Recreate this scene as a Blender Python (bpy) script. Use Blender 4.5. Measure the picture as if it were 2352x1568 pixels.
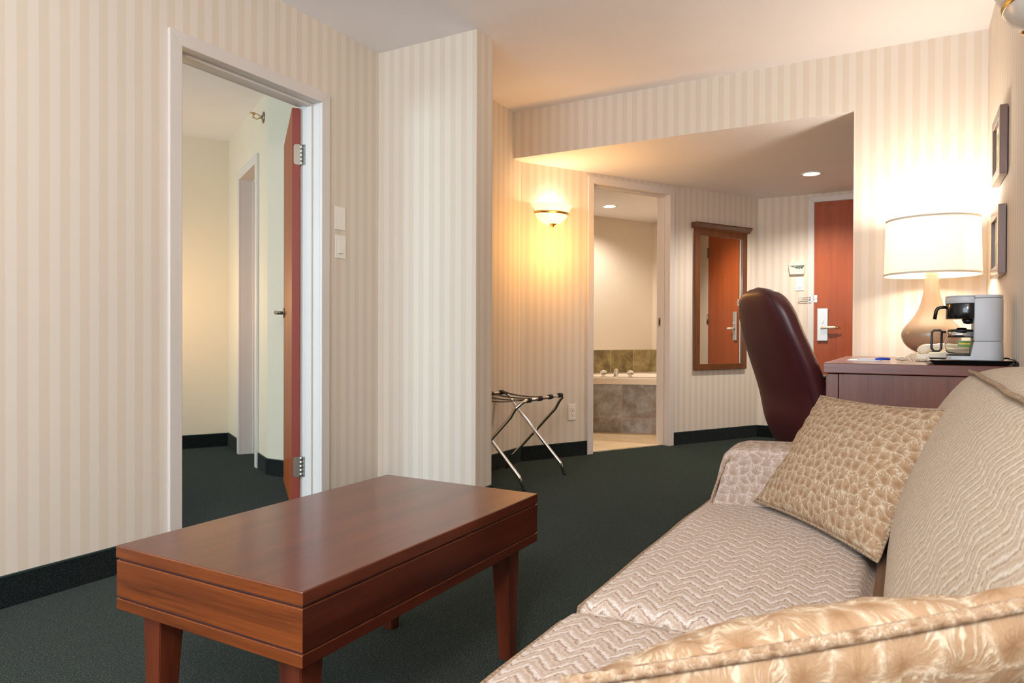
import bpy, bmesh, math, random
from mathutils import Vector, Matrix, noise
random.seed(4)
SC = bpy.context.scene
COL = SC.collection
for _o in list(bpy.data.objects):
    bpy.data.objects.remove(_o)

# ------------------------------------------------------------------ camera
cd = bpy.data.cameras.new('camera'); cam = bpy.data.objects.new('camera', cd); COL.objects.link(cam)
cd.sensor_width = 36.0; cd.lens = 1614.0 / 2352 * 36; cd.clip_start = 0.02; cd.clip_end = 60
_a, _b, _c = math.radians(29.44), math.radians(-0.40), math.radians(0.21)
_F = Vector((-math.sin(_a) * math.cos(_b), math.cos(_a) * math.cos(_b), math.sin(_b)))
_R0 = Vector((math.cos(_a), math.sin(_a), 0)); _U0 = _R0.cross(_F)
_R = math.cos(_c) * _R0 + math.sin(_c) * _U0; _U = -math.sin(_c) * _R0 + math.cos(_c) * _U0
cam.matrix_world = Matrix(((_R.x, _U.x, -_F.x, 0), (_R.y, _U.y, -_F.y, 0), (_R.z, _U.z, -_F.z, 0.885), (0, 0, 0, 1)))
cd.dof.use_dof = True; cd.dof.focus_distance = 3.0; cd.dof.aperture_fstop = 20
SC.camera = cam

# ------------------------------------------------------------------ world, daylight, exposure
w = bpy.data.worlds.new('world'); SC.world = w; w.use_nodes = True
w.node_tree.nodes['Background'].inputs[0].default_value = (0.62, 0.78, 1.0, 1)
w.node_tree.nodes['Background'].inputs[1].default_value = 1.2
SC.view_settings.view_transform = 'Standard'; SC.view_settings.look = 'None'
SC.view_settings.exposure = 0.32; SC.view_settings.gamma = 1.0
SC.cycles.max_bounces = 10; SC.cycles.diffuse_bounces = 6; SC.cycles.glossy_bounces = 4; SC.cycles.transmission_bounces = 8
SC.cycles.sample_clamp_indirect = 6; SC.cycles.use_denoising = True
SC.cycles.caustics_reflective = False; SC.cycles.caustics_refractive = False


def area(name, loc, target, sx, sy, power, color, spread=180):
    l = bpy.data.lights.new(name, 'AREA'); l.shape = 'RECTANGLE'; l.size = sx; l.size_y = sy
    l.energy = power; l.color = color; l.spread = math.radians(spread)
    o = bpy.data.objects.new(name, l); COL.objects.link(o); o.location = loc
    o.rotation_euler = (Vector(target) - Vector(loc)).to_track_quat('-Z', 'Y').to_euler()
    return o


def point(name, loc, power, color, r=0.03):
    l = bpy.data.lights.new(name, 'POINT'); l.energy = power; l.color = color; l.shadow_soft_size = r
    o = bpy.data.objects.new(name, l); COL.objects.link(o); o.location = loc
    return o


DAY = (0.72, 0.86, 1.0); WARM = (1.0, 0.78, 0.52); WARM2 = (1.0, 0.90, 0.78)
area('daylight_sitting_room_window', (-1.15, -2.42, 1.45), (-1.15, 3, 1.1), 2.3, 1.6, 95, DAY)
point('fill_light_behind_camera', (0.0, -0.75, 1.85), 76, (1.0, 0.95, 0.92), 0.16)  # added fill without a fixture, lifts the left wall and ceiling
area('daylight_bedroom_window', (-4.6, -1.95, 1.4), (-4.2, 3, 1.0), 1.7, 1.4, 100, (0.58, 0.85, 1.0))

# ------------------------------------------------------------------ helpers
def frame_m(o, d):
    """local x along wall d, local y out of the wall into the room (right of d), z up"""
    d = Vector((d[0], d[1], 0)).normalized(); n = Vector((d.y, -d.x, 0))
    return Matrix(((d.x, n.x, 0, o[0]), (d.y, n.y, 0, o[1]), (0, 0, 1, o[2] if len(o) > 2 else 0), (0, 0, 0, 1)))


class MB:
    def __init__(s, M=None):
        s.bm = bmesh.new(); s.M = M or Matrix.Identity(4); s.uv = s.bm.loops.layers.uv.new('UVMap')

    def v(s, p):
        return s.bm.verts.new(s.M @ Vector(p))

    def box(s, x0, x1, y0, y1, z0, z1, bev=0, seg=2):
        b = bmesh.new(); bmesh.ops.create_cube(b, size=1)
        for v in b.verts:
            v.co = Vector(((x0 + x1) / 2 + v.co.x * (x1 - x0), (y0 + y1) / 2 + v.co.y * (y1 - y0), (z0 + z1) / 2 + v.co.z * (z1 - z0)))
        if bev > 0:
            bmesh.ops.bevel(b, geom=b.edges[:], offset=bev, segments=seg, profile=0.5, affect='EDGES')
        s.add(b); return s

    def add(s, b):
        mp = {}
        for v in b.verts: mp[v] = s.v(v.co)
        for f in b.faces:
            try:
                nf = s.bm.faces.new([mp[v] for v in f.verts]); nf.smooth = f.smooth
            except ValueError:
                pass
        b.free()

    def prism(s, pts, axis, a0, a1, bev=0, seg=2):
        """pts: 2D outline; axis: 'x','y','z' extruded between a0 and a1"""
        b = bmesh.new()
        def mk(p, a):
            return {'x': (a, p[0], p[1]), 'y': (p[0], a, p[1]), 'z': (p[0], p[1], a)}[axis]
        lo = [b.verts.new(mk(p, a0)) for p in pts]; hi = [b.verts.new(mk(p, a1)) for p in pts]
        n = len(pts); b.faces.new(lo); b.faces.new(hi[::-1])
        for i in range(n): b.faces.new((lo[i], hi[i], hi[(i + 1) % n], lo[(i + 1) % n]))
        bmesh.ops.recalc_face_normals(b, faces=b.faces[:])
        if bev > 0:
            es = [e for e in b.edges if len(e.link_faces) == 2 and e.calc_face_angle(0) > 0.5]
            bmesh.ops.bevel(b, geom=es, offset=bev, segments=seg, profile=0.5, affect='EDGES')
        s.add(b); return s

    def lathe(s, prof, c=(0, 0, 0), seg=32, a0=0, a1=2 * math.pi, sx=1, sy=1):
        full = abs(a1 - a0 - 2 * math.pi) < 1e-6
        n = seg if full else seg + 1
        rings = []
        for r, z in prof:
            if r < 1e-6 and full:
                rings.append([s.v((c[0], c[1], c[2] + z))]); continue
            rings.append([s.v((c[0] + r * sx * math.cos(a0 + (a1 - a0) * i / seg), c[1] + r * sy * math.sin(a0 + (a1 - a0) * i / seg), c[2] + z)) for i in range(n)])
        for A, B in zip(rings, rings[1:]):
            m = seg
            for i in range(m):
                j = (i + 1) % n if full else i + 1
                a = A[0] if len(A) == 1 else A[i]; a2 = A[0] if len(A) == 1 else A[j]
                b_ = B[0] if len(B) == 1 else B[i]; b2 = B[0] if len(B) == 1 else B[j]
                vs = []
                for q in (a, a2, b2, b_):
                    if q not in vs: vs.append(q)
                if len(vs) > 2:
                    try: f = s.bm.faces.new(vs); f.smooth = True
                    except ValueError: pass
        return s

    def tube(s, pts, r, seg=10, closed=False, cap=True, ry=None):
        pts = [Vector(p) for p in pts]; n = len(pts)
        rs = r if isinstance(r, (list, tuple)) else [r] * n
        up = None; rings = []
        for i, p in enumerate(pts):
            if closed: t = pts[(i + 1) % n] - pts[i - 1]
            else: t = pts[min(i + 1, n - 1)] - pts[max(i - 1, 0)]
            if t.length < 1e-9: t = Vector((0, 0, 1))
            t.normalize()
            if up is None:
                up = t.orthogonal().normalized()
                if abs(t.z) < 0.9: up = (Vector((0, 0, 1)) - t * t.z).normalized()
            else:
                up = (up - t * up.dot(t))
                up = up.normalized() if up.length > 1e-6 else t.orthogonal().normalized()
            sd = t.cross(up)
            k = (ry or 1)
            rings.append([s.v(p + up * (rs[i] * math.sin(2 * math.pi * j / seg)) + sd * (rs[i] * k * math.cos(2 * math.pi * j / seg))) for j in range(seg)])
        m = n if closed else n - 1; dist_ = 0.0
        for i in range(m):
            A = rings[i]; B = rings[(i + 1) % n]
            for j in range(seg):
                f = s.bm.faces.new((A[j], A[(j + 1) % seg], B[(j + 1) % seg], B[j])); f.smooth = True
                l_ = f.loops; d0 = (pts[(i + 1) % n] - pts[i]).length; cw = 6.283 * rs[i] / seg
                for q_, (uu_, vv_) in zip(l_, ((dist_, j * cw), (dist_, j * cw + cw), (dist_ + d0, j * cw + cw), (dist_ + d0, j * cw))): q_[s.uv].uv = (uu_, vv_)
            dist_ += (pts[(i + 1) % n] - pts[i]).length
        if cap and not closed:
            s.bm.faces.new(rings[0][::-1]); s.bm.faces.new(rings[-1])
        return s

    def grid(s, fn, nu, nv, uvf=None, closeu=False):
        g = [[s.v(fn(i / nu, j / nv)) for j in range(nv + 1)] for i in range(nu if closeu else nu + 1)]
        for i in range(nu):
            for j in range(nv):
                i2 = (i + 1) % nu if closeu else i + 1
                try: f = s.bm.faces.new((g[i][j], g[i2][j], g[i2][j + 1], g[i][j + 1]))
                except ValueError: continue
                f.smooth = True
                if uvf:
                    for l, (a, b) in zip(f.loops, ((i, j), (i + 1, j), (i + 1, j + 1), (i, j + 1))):
                        l[s.uv].uv = uvf(a / nu, b / nv)
        return s


MESHES = {}


def link(o):
    COL.objects.link(o); return o


def root(name, loc, label, cat, group=None, rot=0):
    o = bpy.data.objects.new(name, None); link(o); o.location = loc; o.rotation_euler = (0, 0, rot)
    o.empty_display_size = 0.1
    o['label'] = label; o['category'] = cat
    if group: o['group'] = group
    o['_m'] = 0; del o['_m']
    return o


def rootm(o):
    return Matrix.Translation(o.location) @ Matrix.Rotation(o.rotation_euler.z, 4, 'Z')


def obj(name, mb, mat, parent=None, local=False, smooth=None, weld=True, subsurf=0, label=None):
    """local=True: geometry already in the parent's frame; else it is in world coordinates"""
    bm = mb.bm
    if weld: bmesh.ops.remove_doubles(bm, verts=bm.verts[:], dist=0.00003)
    bmesh.ops.recalc_face_normals(bm, faces=bm.faces[:])
    if parent is not None and not local:
        top = parent
        while top.parent: top = top.parent
        bm.transform(rootm(top).inverted())
    off = None
    me = bpy.data.meshes.new(name)
    if smooth is not None:
        for f in bm.faces: f.smooth = smooth
    bm.to_mesh(me); bm.free()
    if smooth: me.set_sharp_from_angle(angle=math.radians(38))
    if mat: me.materials.append(mat)
    o = bpy.data.objects.new(name, me); link(o)
    if parent is not None: o.parent = parent
    else:
        vs = [v.co for v in me.vertices]
        lo = Vector((min(v.x for v in vs), min(v.y for v in vs), min(v.z for v in vs))); hi = Vector((max(v.x for v in vs), max(v.y for v in vs), max(v.z for v in vs)))
        c = Vector(((lo.x + hi.x) / 2, (lo.y + hi.y) / 2, lo.z)); me.transform(Matrix.Translation(-c)); o.location = c
    if subsurf:
        m = o.modifiers.new('s', 'SUBSURF'); m.levels = subsurf; m.render_levels = subsurf
    if label: o['label'] = label
    return o


def tag(o, label, cat, group=None):
    o['label'] = label; o['category'] = cat
    if group: o['group'] = group
    return o


def struct(name, mb, mat, label=None, parent=None, **k):
    o = obj(name, mb, mat, parent, **k)
    if parent is None: o['kind'] = 'structure'
    if label: o['label'] = label
    return o


def S(r, g, b):
    f = lambda c: ((c / 255 + 0.055) / 1.055) ** 2.4 if c / 255 > 0.04045 else c / 255 / 12.92
    return (f(r), f(g), f(b), 1)


class N:
    def __init__(s, name):
        s.m = bpy.data.materials.new(name); s.m.use_nodes = True; s.t = s.m.node_tree; s.p = s.t.nodes['Principled BSDF']
        s.L = s.t.links.new

    def n(s, typ, **k):
        x = s.t.nodes.new(typ)
        for a, v in k.items(): setattr(x, a, v)
        return x

    def set(s, **k):
        for a, v in k.items(): s.p.inputs[a.replace('_', ' ')].default_value = v
        return s

    def math(s, op, a, b=None, c=None, clamp=False):
        x = s.n('ShaderNodeMath', operation=op); x.use_clamp = clamp
        for i, q in enumerate((a, b, c)):
            if q is None: continue
            if isinstance(q, (int, float)): x.inputs[i].default_value = q
            else: s.L(q, x.inputs[i])
        return x.outputs[0]

    def pos(s): return s.n('ShaderNodeNewGeometry').outputs['Position']
    def oc(s): return s.n('ShaderNodeTexCoord').outputs['Object']
    def uvc(s): return s.n('ShaderNodeTexCoord').outputs['UV']

    def mapp(s, vec, scale=(1, 1, 1), rot=(0, 0, 0), loc=(0, 0, 0)):
        x = s.n('ShaderNodeMapping'); s.L(vec, x.inputs[0]); x.inputs['Scale'].default_value = scale; x.inputs['Rotation'].default_value = rot; x.inputs['Location'].default_value = loc
        return x.outputs[0]

    def noise(s, vec, scale, detail=2, rough=0.5, dist=0):
        x = s.n('ShaderNodeTexNoise'); s.L(vec, x.inputs['Vector']); x.inputs['Scale'].default_value = scale; x.inputs['Detail'].default_value = detail; x.inputs['Roughness'].default_value = rough; x.inputs['Distortion'].default_value = dist
        return x.outputs['Fac']

    def mix(s, fac, a, b, blend='MIX'):
        x = s.n('ShaderNodeMix', data_type='RGBA', blend_type=blend)
        for i, q in ((0, fac), (6, a), (7, b)):
            if isinstance(q, (int, float)): x.inputs[i].default_value = q
            elif isinstance(q, tuple): x.inputs[i].default_value = q
            else: s.L(q, x.inputs[i])
        return x.outputs[2]

    def ramp(s, fac, stops):
        x = s.n('ShaderNodeValToRGB'); s.L(fac, x.inputs[0]); r = x.color_ramp
        while len(r.elements) < len(stops): r.elements.new(0.5)
        for e, (p, c) in zip(r.elements, stops):
            e.position = p; e.color = c if isinstance(c, tuple) else (c, c, c, 1)
        return x.outputs[0]

    def sep(s, vec):
        x = s.n('ShaderNodeSeparateXYZ'); s.L(vec, x.inputs[0]); return x.outputs

    def comb(s, a, b, c=0.0):
        x = s.n('ShaderNodeCombineXYZ')
        for i, q in enumerate((a, b, c)):
            if isinstance(q, (int, float)): x.inputs[i].default_value = q
            else: s.L(q, x.inputs[i])
        return x.outputs[0]

    def bump(s, h, strength, dist=0.001):
        x = s.n('ShaderNodeBump'); s.L(h, x.inputs['Height']); x.inputs['Strength'].default_value = strength; x.inputs['Distance'].default_value = dist
        s.L(x.outputs[0], s.p.inputs['Normal'])

    def col(s, c): s.L(c, s.p.inputs['Base Color'])


def plain(name, col, rough=0.5, metal=0.0, **k):
    a = N(name); a.set(Base_Color=col, Roughness=rough, Metallic=metal, **k); return a.m


def paint(name, col, rough=0.6, bump=0.15, sc=260):
    a = N(name); p = a.pos(); nz = a.noise(p, 3, 3)
    a.col(a.mix(nz, tuple(x * 0.965 for x in col[:3]) + (1,), tuple(min(1, x * 1.03) for x in col[:3]) + (1,))); a.set(Roughness=rough)
    a.bump(a.noise(p, sc, 2), bump, 0.0006); return a.m


def wallpaper(name, d, off=0.0):
    a = N(name); p = a.pos(); x, y, z = a.sep(p)
    s_ = a.math('ADD', a.math('MULTIPLY', x, d[0]), a.math('MULTIPLY', y, d[1]))
    wob = a.math('MULTIPLY', a.math('SUBTRACT', a.noise(p, 2.5, 1), 0.5), 0.004)
    s_ = a.math('ADD', s_, wob)
    fr = a.math('FRACT', a.math('ADD', a.math('DIVIDE', s_, 0.0672), 100.0 + off))
    tri = a.math('ABSOLUTE', a.math('SUBTRACT', fr, 0.5))
    st = a.math('MULTIPLY', a.math('SUBTRACT', tri, 0.25 - 0.012), 40, clamp=True)
    # stripes: satin pale stripe, matt tan stripe; every fourth tan stripe leans yellow
    blotch = a.noise(a.mapp(p, (1, 1, 0.4)), 2.2, 2)
    dark = a.mix(blotch, S(216, 203, 184), S(214, 200, 184)); light = a.mix(blotch, S(221, 212, 197), S(221, 210, 198))
    c = a.mix(st, dark, light)
    fine = a.noise(a.mapp(p, (1, 1, 1)), 420, 2, 0.7)
    c = a.mix(a.math('MULTIPLY', a.math('SUBTRACT', fine, 0.35), 0.2, clamp=True), c, S(200, 182, 158))
    a.col(c); a.L(a.math('SUBTRACT', 0.75, a.math('MULTIPLY', st, 0.05)), a.p.inputs['Roughness'])
    a.bump(fine, 0.12, 0.0005)
    return a.m


def wood(name, c0, c1, axis=0, rough=0.3, coat=0.3, sc=1.0, spec=0.5):
    a = N(name); v = a.oc()
    k = [9.0, 9.0, 9.0]; k[axis] = 0.7
    m = a.mapp(v, tuple(q * sc for q in k))
    n1 = a.noise(m, 2.2, 5, 0.6, 0.6)
    k2 = [60.0, 60.0, 60.0]; k2[axis] = 1.6
    n2 = a.noise(a.mapp(v, tuple(q * sc for q in k2)), 3, 3, 0.6)
    n3 = a.noise(v, 1.7, 2)
    f = a.math('ADD', a.math('MULTIPLY', n1, 0.6), a.math('ADD', a.math('MULTIPLY', n2, 0.3), a.math('MULTIPLY', n3, 0.15)))
    a.col(a.ramp(f, [(0.36, c0), (0.66, c1)])); a.set(Roughness=rough, Coat_Weight=coat, Coat_Roughness=0.12)
    a.p.inputs['Specular IOR Level'].default_value = spec
    a.bump(n2, 0.05, 0.0004); return a.m


def carpet(name, c0, c1, fleck):
    a = N(name); p = a.pos()
    big = a.noise(p, 1.3, 3); fine = a.noise(a.mapp(p, (1, 1, 1)), 210, 2, 0.8); fl = a.noise(p, 290, 1, 0.5)
    c = a.mix(a.ramp(fine, [(0.42, 0.0), (0.60, 1.0)]), c0, c1)
    c = a.mix(a.ramp(fl, [(0.60, 0.0), (0.68, 1.0)]), c, fleck)
    c = a.mix(a.math('MULTIPLY', big, 0.3), c, c0)
    a.col(c); a.set(Roughness=0.95); a.p.inputs['Specular IOR Level'].default_value = 0.0
    a.p.inputs['Sheen Weight'].default_value = 0.08; a.p.inputs['Sheen Roughness'].default_value = 0.6
    a.bump(a.math('ADD', fine, fl), 0.7, 0.004); return a.m


def fans(name, base, light, dark, size=0.030):
    """woven leaf / fan motif on the UVs (metres): feathery pale fans over a brown ground"""
    a = N(name); uv = a.uvc()
    vs = a.mapp(uv, (1 / size, 1 / size, 1))
    wn = a.n('ShaderNodeTexNoise'); a.L(vs, wn.inputs['Vector']); wn.inputs['Scale'].default_value = 1.7; wn.inputs['Detail'].default_value = 3
    sub = a.n('ShaderNodeVectorMath', operation='MULTIPLY_ADD'); a.L(wn.outputs['Color'], sub.inputs[0]); sub.inputs[1].default_value = (0.55, 0.55, 0); a.L(vs, sub.inputs[2])
    v = a.n('ShaderNodeTexVoronoi', voronoi_dimensions='2D'); a.L(sub.outputs[0], v.inputs['Vector']); v.inputs['Scale'].default_value = 1.0; v.inputs['Randomness'].default_value = 0.7
    e = a.n('ShaderNodeTexVoronoi', voronoi_dimensions='2D', feature='DISTANCE_TO_EDGE'); a.L(sub.outputs[0], e.inputs['Vector']); e.inputs['Scale'].default_value = 1.0; e.inputs['Randomness'].default_value = 0.7
    dl = a.n('ShaderNodeVectorMath', operation='SUBTRACT'); a.L(sub.outputs[0], dl.inputs[0]); a.L(v.outputs['Position'], dl.inputs[1])
    dx, dy, _ = a.sep(dl.outputs[0]); rx, ry, _ = a.sep(v.outputs['Color'])
    dy2 = a.math('ADD', dy, 0.30); dx2 = a.math('ADD', dx, a.math('MULTIPLY', a.math('SUBTRACT', rx, 0.5), 0.5))
    ang = a.math('ARCTAN2', dx2, dy2)
    rad = a.math('SQRT', a.math('ADD', a.math('MULTIPLY', dx2, dx2), a.math('MULTIPLY', dy2, dy2)))
    st = a.noise(a.comb(a.math('MULTIPLY', ang, 4.2), a.math('MULTIPLY', rad, 1.2), a.math('MULTIPLY', rx, 19.0)), 1.5, 2, 0.7)
    edge = a.ramp(e.outputs['Distance'], [(0.0, 1.0), (0.13, 0.0)])
    rim = a.ramp(rad, [(0.22, 0.0), (0.62, 1.0)])
    vein = a.ramp(st, [(0.50, 0.0), (0.60, 1.0)])
    f = a.math('ADD', a.math('MULTIPLY', edge, 0.55), a.math('MULTIPLY', vein, a.math('ADD', 0.15, a.math('MULTIPLY', rim, 0.85))), clamp=True)
    c = a.mix(f, base, light)
    c = a.mix(a.ramp(rad, [(0.05, 0.6), (0.30, 0.0)]), c, dark)
    fine = a.noise(uv, 520, 3, 0.8)
    c = a.mix(f, base, light)
    c = a.mix(a.ramp(a.math('ADD', a.math('MULTIPLY', rad, -1.0), a.math('MULTIPLY', st, 0.9)), [(0.12, 0.0), (0.42, 0.9)]), c, dark)
    c = a.mix(a.math('MULTIPLY', a.math('SUBTRACT', fine, 0.4), 1.2, clamp=True), c, dark)
    a.col(c); a.set(Roughness=0.95); a.p.inputs['Specular IOR Level'].default_value = 0.12
    a.bump(a.math('ADD', f, fine), 0.5, 0.0018); return a.m


def zigzag(name, base, light, dark, per=0.052, row=0.032, amp=0.52):
    """woven chevron bands running along UV u (metres), furry and broken up"""
    a = N(name); uv = a.uvc(); wob = a.n('ShaderNodeTexNoise'); a.L(uv, wob.inputs['Vector']); wob.inputs['Scale'].default_value = 70; wob.inputs['Detail'].default_value = 3; wob.inputs['Roughness'].default_value = 0.7
    wm = a.n('ShaderNodeVectorMath', operation='MULTIPLY_ADD'); a.L(wob.outputs['Color'], wm.inputs[0]); wm.inputs[1].default_value = (0.016, 0.016, 0); a.L(uv, wm.inputs[2])
    u, v, _ = a.sep(wm.outputs[0])
    uu = a.math('FRACT', a.math('ADD', a.math('DIVIDE', u, per), 50.0))
    rise = a.math('DIVIDE', uu, 0.62); fall = a.math('DIVIDE', a.math('SUBTRACT', 1.0, uu), 0.38)
    tri = a.math('MINIMUM', rise, fall)
    t = a.math('ADD', a.math('DIVIDE', v, row), a.math('MULTIPLY', tri, amp / 0.5))
    fr = a.math('FRACT', a.math('ADD', t, 50.0))
    wisp = a.noise(a.comb(a.math('MULTIPLY', fr, 3.0), a.math('MULTIPLY', u, 300), a.math('MULTIPLY', v, 60)), 1.0, 3, 0.75)
    fine = a.noise(uv, 420, 3, 0.8)
    w_ = a.math('ADD', a.math('MULTIPLY', a.math('SUBTRACT', wisp, 0.5), 0.62), a.math('MULTIPLY', a.math('SUBTRACT', fine, 0.5), 0.40))
    fw = a.math('ADD', fr, w_)
    c = a.ramp(fw, [(0.02, base), (0.10, dark), (0.20, base), (0.30, light), (0.38, light), (0.52, base), (0.97, base)])
    mid = a.ramp(fw, [(0.60, 0.0), (0.72, 1.0), (0.86, 0.0)])
    c = a.mix(a.math('MULTIPLY', mid, 0.45), c, dark)
    f = a.ramp(fw, [(0.04, 0.5), (0.12, 0.0), (0.32, 1.0), (0.5, 0.9), (0.72, 0.4), (0.95, 0.5)])
    a.col(c); a.set(Roughness=0.95); a.p.inputs['Specular IOR Level'].default_value = 0.12
    a.bump(a.math('ADD', f, a.math('MULTIPLY', fine, 0.8)), 0.6, 0.0025); return a.m


def emis(name, col, strength, base=None):
    a = N(name); a.set(Base_Color=base or col, Roughness=0.5); a.p.inputs['Emission Color'].default_value = col; a.p.inputs['Emission Strength'].default_value = strength
    return a.m


def tiles(name, c0, c1, c2, grout, size, off=(0, 0), axes=('x', 'z'), ang=(1, 0), rough=0.45):
    a = N(name); p = a.pos(); x, y, z = a.sep(p)
    s_ = a.math('ADD', a.math('MULTIPLY', x, ang[0]), a.math('MULTIPLY', y, ang[1]))
    v_ = z if axes[1] == 'z' else a.math('SUBTRACT', a.math('MULTIPLY', y, ang[0]), a.math('MULTIPLY', x, ang[1]))
    U_ = a.math('ADD', a.math('DIVIDE', s_, size[0]), 100.0 + off[0]); V_ = a.math('ADD', a.math('DIVIDE', v_, size[1]), 100.0 + off[1])
    fu = a.math('FRACT', U_); fv = a.math('FRACT', V_)
    du = a.math('MULTIPLY', a.math('SUBTRACT', 0.5, a.math('ABSOLUTE', a.math('SUBTRACT', fu, 0.5))), size[0])
    dv = a.math('MULTIPLY', a.math('SUBTRACT', 0.5, a.math('ABSOLUTE', a.math('SUBTRACT', fv, 0.5))), size[1])
    g = a.math('LESS_THAN', a.math('MINIMUM', du, dv), 0.0028)
    wn = a.n('ShaderNodeTexWhiteNoise', noise_dimensions='2D'); a.L(a.comb(a.math('FLOOR', U_), a.math('FLOOR', V_)), wn.inputs['Vector'])
    n1 = a.noise(p, 9, 6, 0.72, 0.35)
    f = a.math('ADD', a.math('MULTIPLY', n1, 1.0), a.math('MULTIPLY', a.math('SUBTRACT', wn.outputs['Value'], 0.5), 0.22))
    c = a.ramp(f, [(0.3, c0), (0.5, c1), (0.7, c2)])
    a.col(a.mix(g, c, grout)); a.set(Roughness=rough); a.bump(a.math('SUBTRACT', n1, g), 0.25, 0.002); return a.m


# ------------------------------------------------------------------ geometry of the place
A0 = Vector((-2.394, 4.36, 0)); AD = Vector((0.487, 0.874, 0)).normalized(); AN = Vector((AD.y, -AD.x, 0))
ALEN = 2.495; H = 2.44; SOF = 2.12; LX = -2.55; RX = 0.34; HY = 4.257; EY = 6.54

M_wp_y = wallpaper('striped_wallpaper_left', (0, 1), 0.24)
M_wp_x = wallpaper('striped_wallpaper_far', (1, 0), 0.1)
M_wp_a = wallpaper('striped_wallpaper_angled', (AD.x, AD.y), 0.3)
M_ceil = paint('ceiling_paint', S(243, 240, 242), 0.8, 0.25, 150)
M_trim = paint('trim_paint', S(214, 206, 199), 0.42, 0.05)
M_bed = paint('bedroom_paint', S(226, 212, 190), 0.65, 0.1)
M_bath = paint('bathroom_paint', S(224, 210, 190), 0.6, 0.1)
M_carpet = carpet('carpet_green', S(6, 19, 15), S(34, 50, 38), S(86, 104, 92))
M_base = carpet('carpet_baseboard', S(5, 12, 12), S(18, 27, 26), S(58, 68, 66))
M_basecap = plain('baseboard_cap', S(22, 46, 44), 0.6)
M_mahog = wood('mahogany', S(58, 20, 6), S(122, 60, 20), 0, 0.34, 0.35)
M_mahog_y = wood('mahogany_top', S(60, 22, 12), S(100, 46, 26), 1, 0.30, 0.4)
M_mahog_z = wood('mahogany_leg', S(54, 18, 10), S(104, 46, 24), 2, 0.34, 0.3)
M_mahog_d = wood('mahogany_side_shaded', S(46, 12, 5), S(82, 32, 14), 1, 0.34, 0.3)  # darker mahogany copy: shade on the table's long sides put into the colour
M_groove = plain('groove_dark', S(50, 26, 34), 0.6)
M_desk = wood('desk_wood', S(86, 40, 28), S(124, 68, 48), 0, 0.33, 0.35)
M_desk_z = wood('desk_panel_wood', S(84, 42, 26), S(120, 66, 42), 2, 0.4, 0.2)
M_cherry = wood('cherry_door', S(146, 64, 24), S(168, 82, 36), 2, 0.5, 0.05, 0.7, 0.3)
M_cherry_edge = plain('cherry_edge', S(138, 56, 46), 0.5)
M_frame = wood('mirror_frame_wood', S(80, 42, 12), S(112, 62, 24), 2, 0.4, 0.25)
M_steel = plain('brushed_steel', (0.62, 0.62, 0.6, 1), 0.32, 1.0)
M_chrome = plain('chrome', (0.86, 0.86, 0.86, 1), 0.08, 1.0)
M_hinge = plain('hinge_nickel', (0.34, 0.32, 0.27, 1), 0.42, 1.0)
M_brass = plain('brass', (0.62, 0.42, 0.16, 1), 0.25, 1.0)
M_white = plain('white_plastic', S(236, 230, 220), 0.4)
M_ivory = plain('ivory_plastic', S(226, 216, 196), 0.45)
M_black = plain('black_plastic', S(20, 19, 20), 0.35)
M_rubber = plain('black_rubber', S(14, 14, 15), 0.7)
M_leather = N('oxblood_leather'); 
_p = M_leather.oc(); _n = M_leather.noise(_p, 160, 3, 0.6)
M_leather.col(M_leather.mix(M_leather.noise(_p, 4, 2), S(62, 22, 26), S(78, 30, 33))); M_leather.set(Roughness=0.38); M_leather.bump(_n, 0.12, 0.0006); M_leather = M_leather.m
M_mirror = plain('mirror_silver', (0.88, 0.86, 0.80, 1), 0.02, 1.0)

# ---- floor and ceilings
b = MB(); b.box(-7.2, 1.2, -2.7, 7.4, -0.1, 0.0); struct('floor', b, M_carpet, 'dark green carpet with pale flecks')
b = MB(); b.box(LX - 0.14, RX + 0.13, -2.6, HY + 0.1, H, H + 0.1); struct('ceiling', b, M_ceil, 'smooth pale ceiling of the sitting room')
b = MB()
b.prism([(LX - 0.14, HY + 0.002), (0.75, HY + 0.002), (0.75, EY + 0.2), (A0.x + AD.x * 2.6, A0.y + AD.y * 2.6), (A0.x - AN.x * .12, A0.y - AN.y * .12), (LX - 0.14, A0.y)], 'z', SOF, SOF + 0.2)
struct('ceiling_entry', b, M_ceil, 'lowered ceiling of the entry behind the header')
b = MB(); b.box(-7.2, LX - 0.14, -2.3, 4.8, H, H + 0.1); struct('ceiling_bedroom', b, M_ceil, 'pale bedroom ceiling seen through the left doorway')

# ---- sitting room walls
OY0, OY1, OZ = 1.803, 2.570, 2.04           # doorway to the bedroom
b = MB(); b.box(LX - 0.13, LX, -2.5, OY0 - 0.015, 0, H); b.box(LX - 0.13, LX, OY1 + 0.015, 3.02, 0, H); b.box(LX - 0.13, LX, OY0 - 0.015, OY1 + 0.015, OZ + 0.015, H)
struct('wall_left', b, M_wp_y, 'striped wallpapered wall with the bedroom doorway')
b = MB(); b.box(LX - 0.13, -1.913, 3.016, 3.173, 0, H); o = struct('wall_pier', b, M_wp_x, 'narrow striped pier that juts out from the left wall')
o.data.materials.append(M_wp_y)
for f in o.data.polygons:
    if abs(f.normal.x) > 0.7: f.material_index = 1
b = MB(); b.box(LX - 0.13, -2.394, 3.173, A0.y + 0.03, 0, H); struct('wall_alcove', b, M_wp_y, 'striped wall of the alcove behind the luggage rack')
b = MB(); b.box(-2.394, -0.267, HY, HY + 0.10, SOF - 0.0005, H); o = struct('wall_header', b, M_wp_x, 'striped header wall above the entry opening')
o.data.materials.append(M_ceil)
for f in o.data.polygons:
    if f.normal.z < -0.7: f.material_index = 1
b = MB(); b.box(-0.267, RX + 0.13, HY, HY + 0.14, 0, H); o = struct('wall_far', b, M_wp_x, 'striped wall behind the table lamp')
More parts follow.
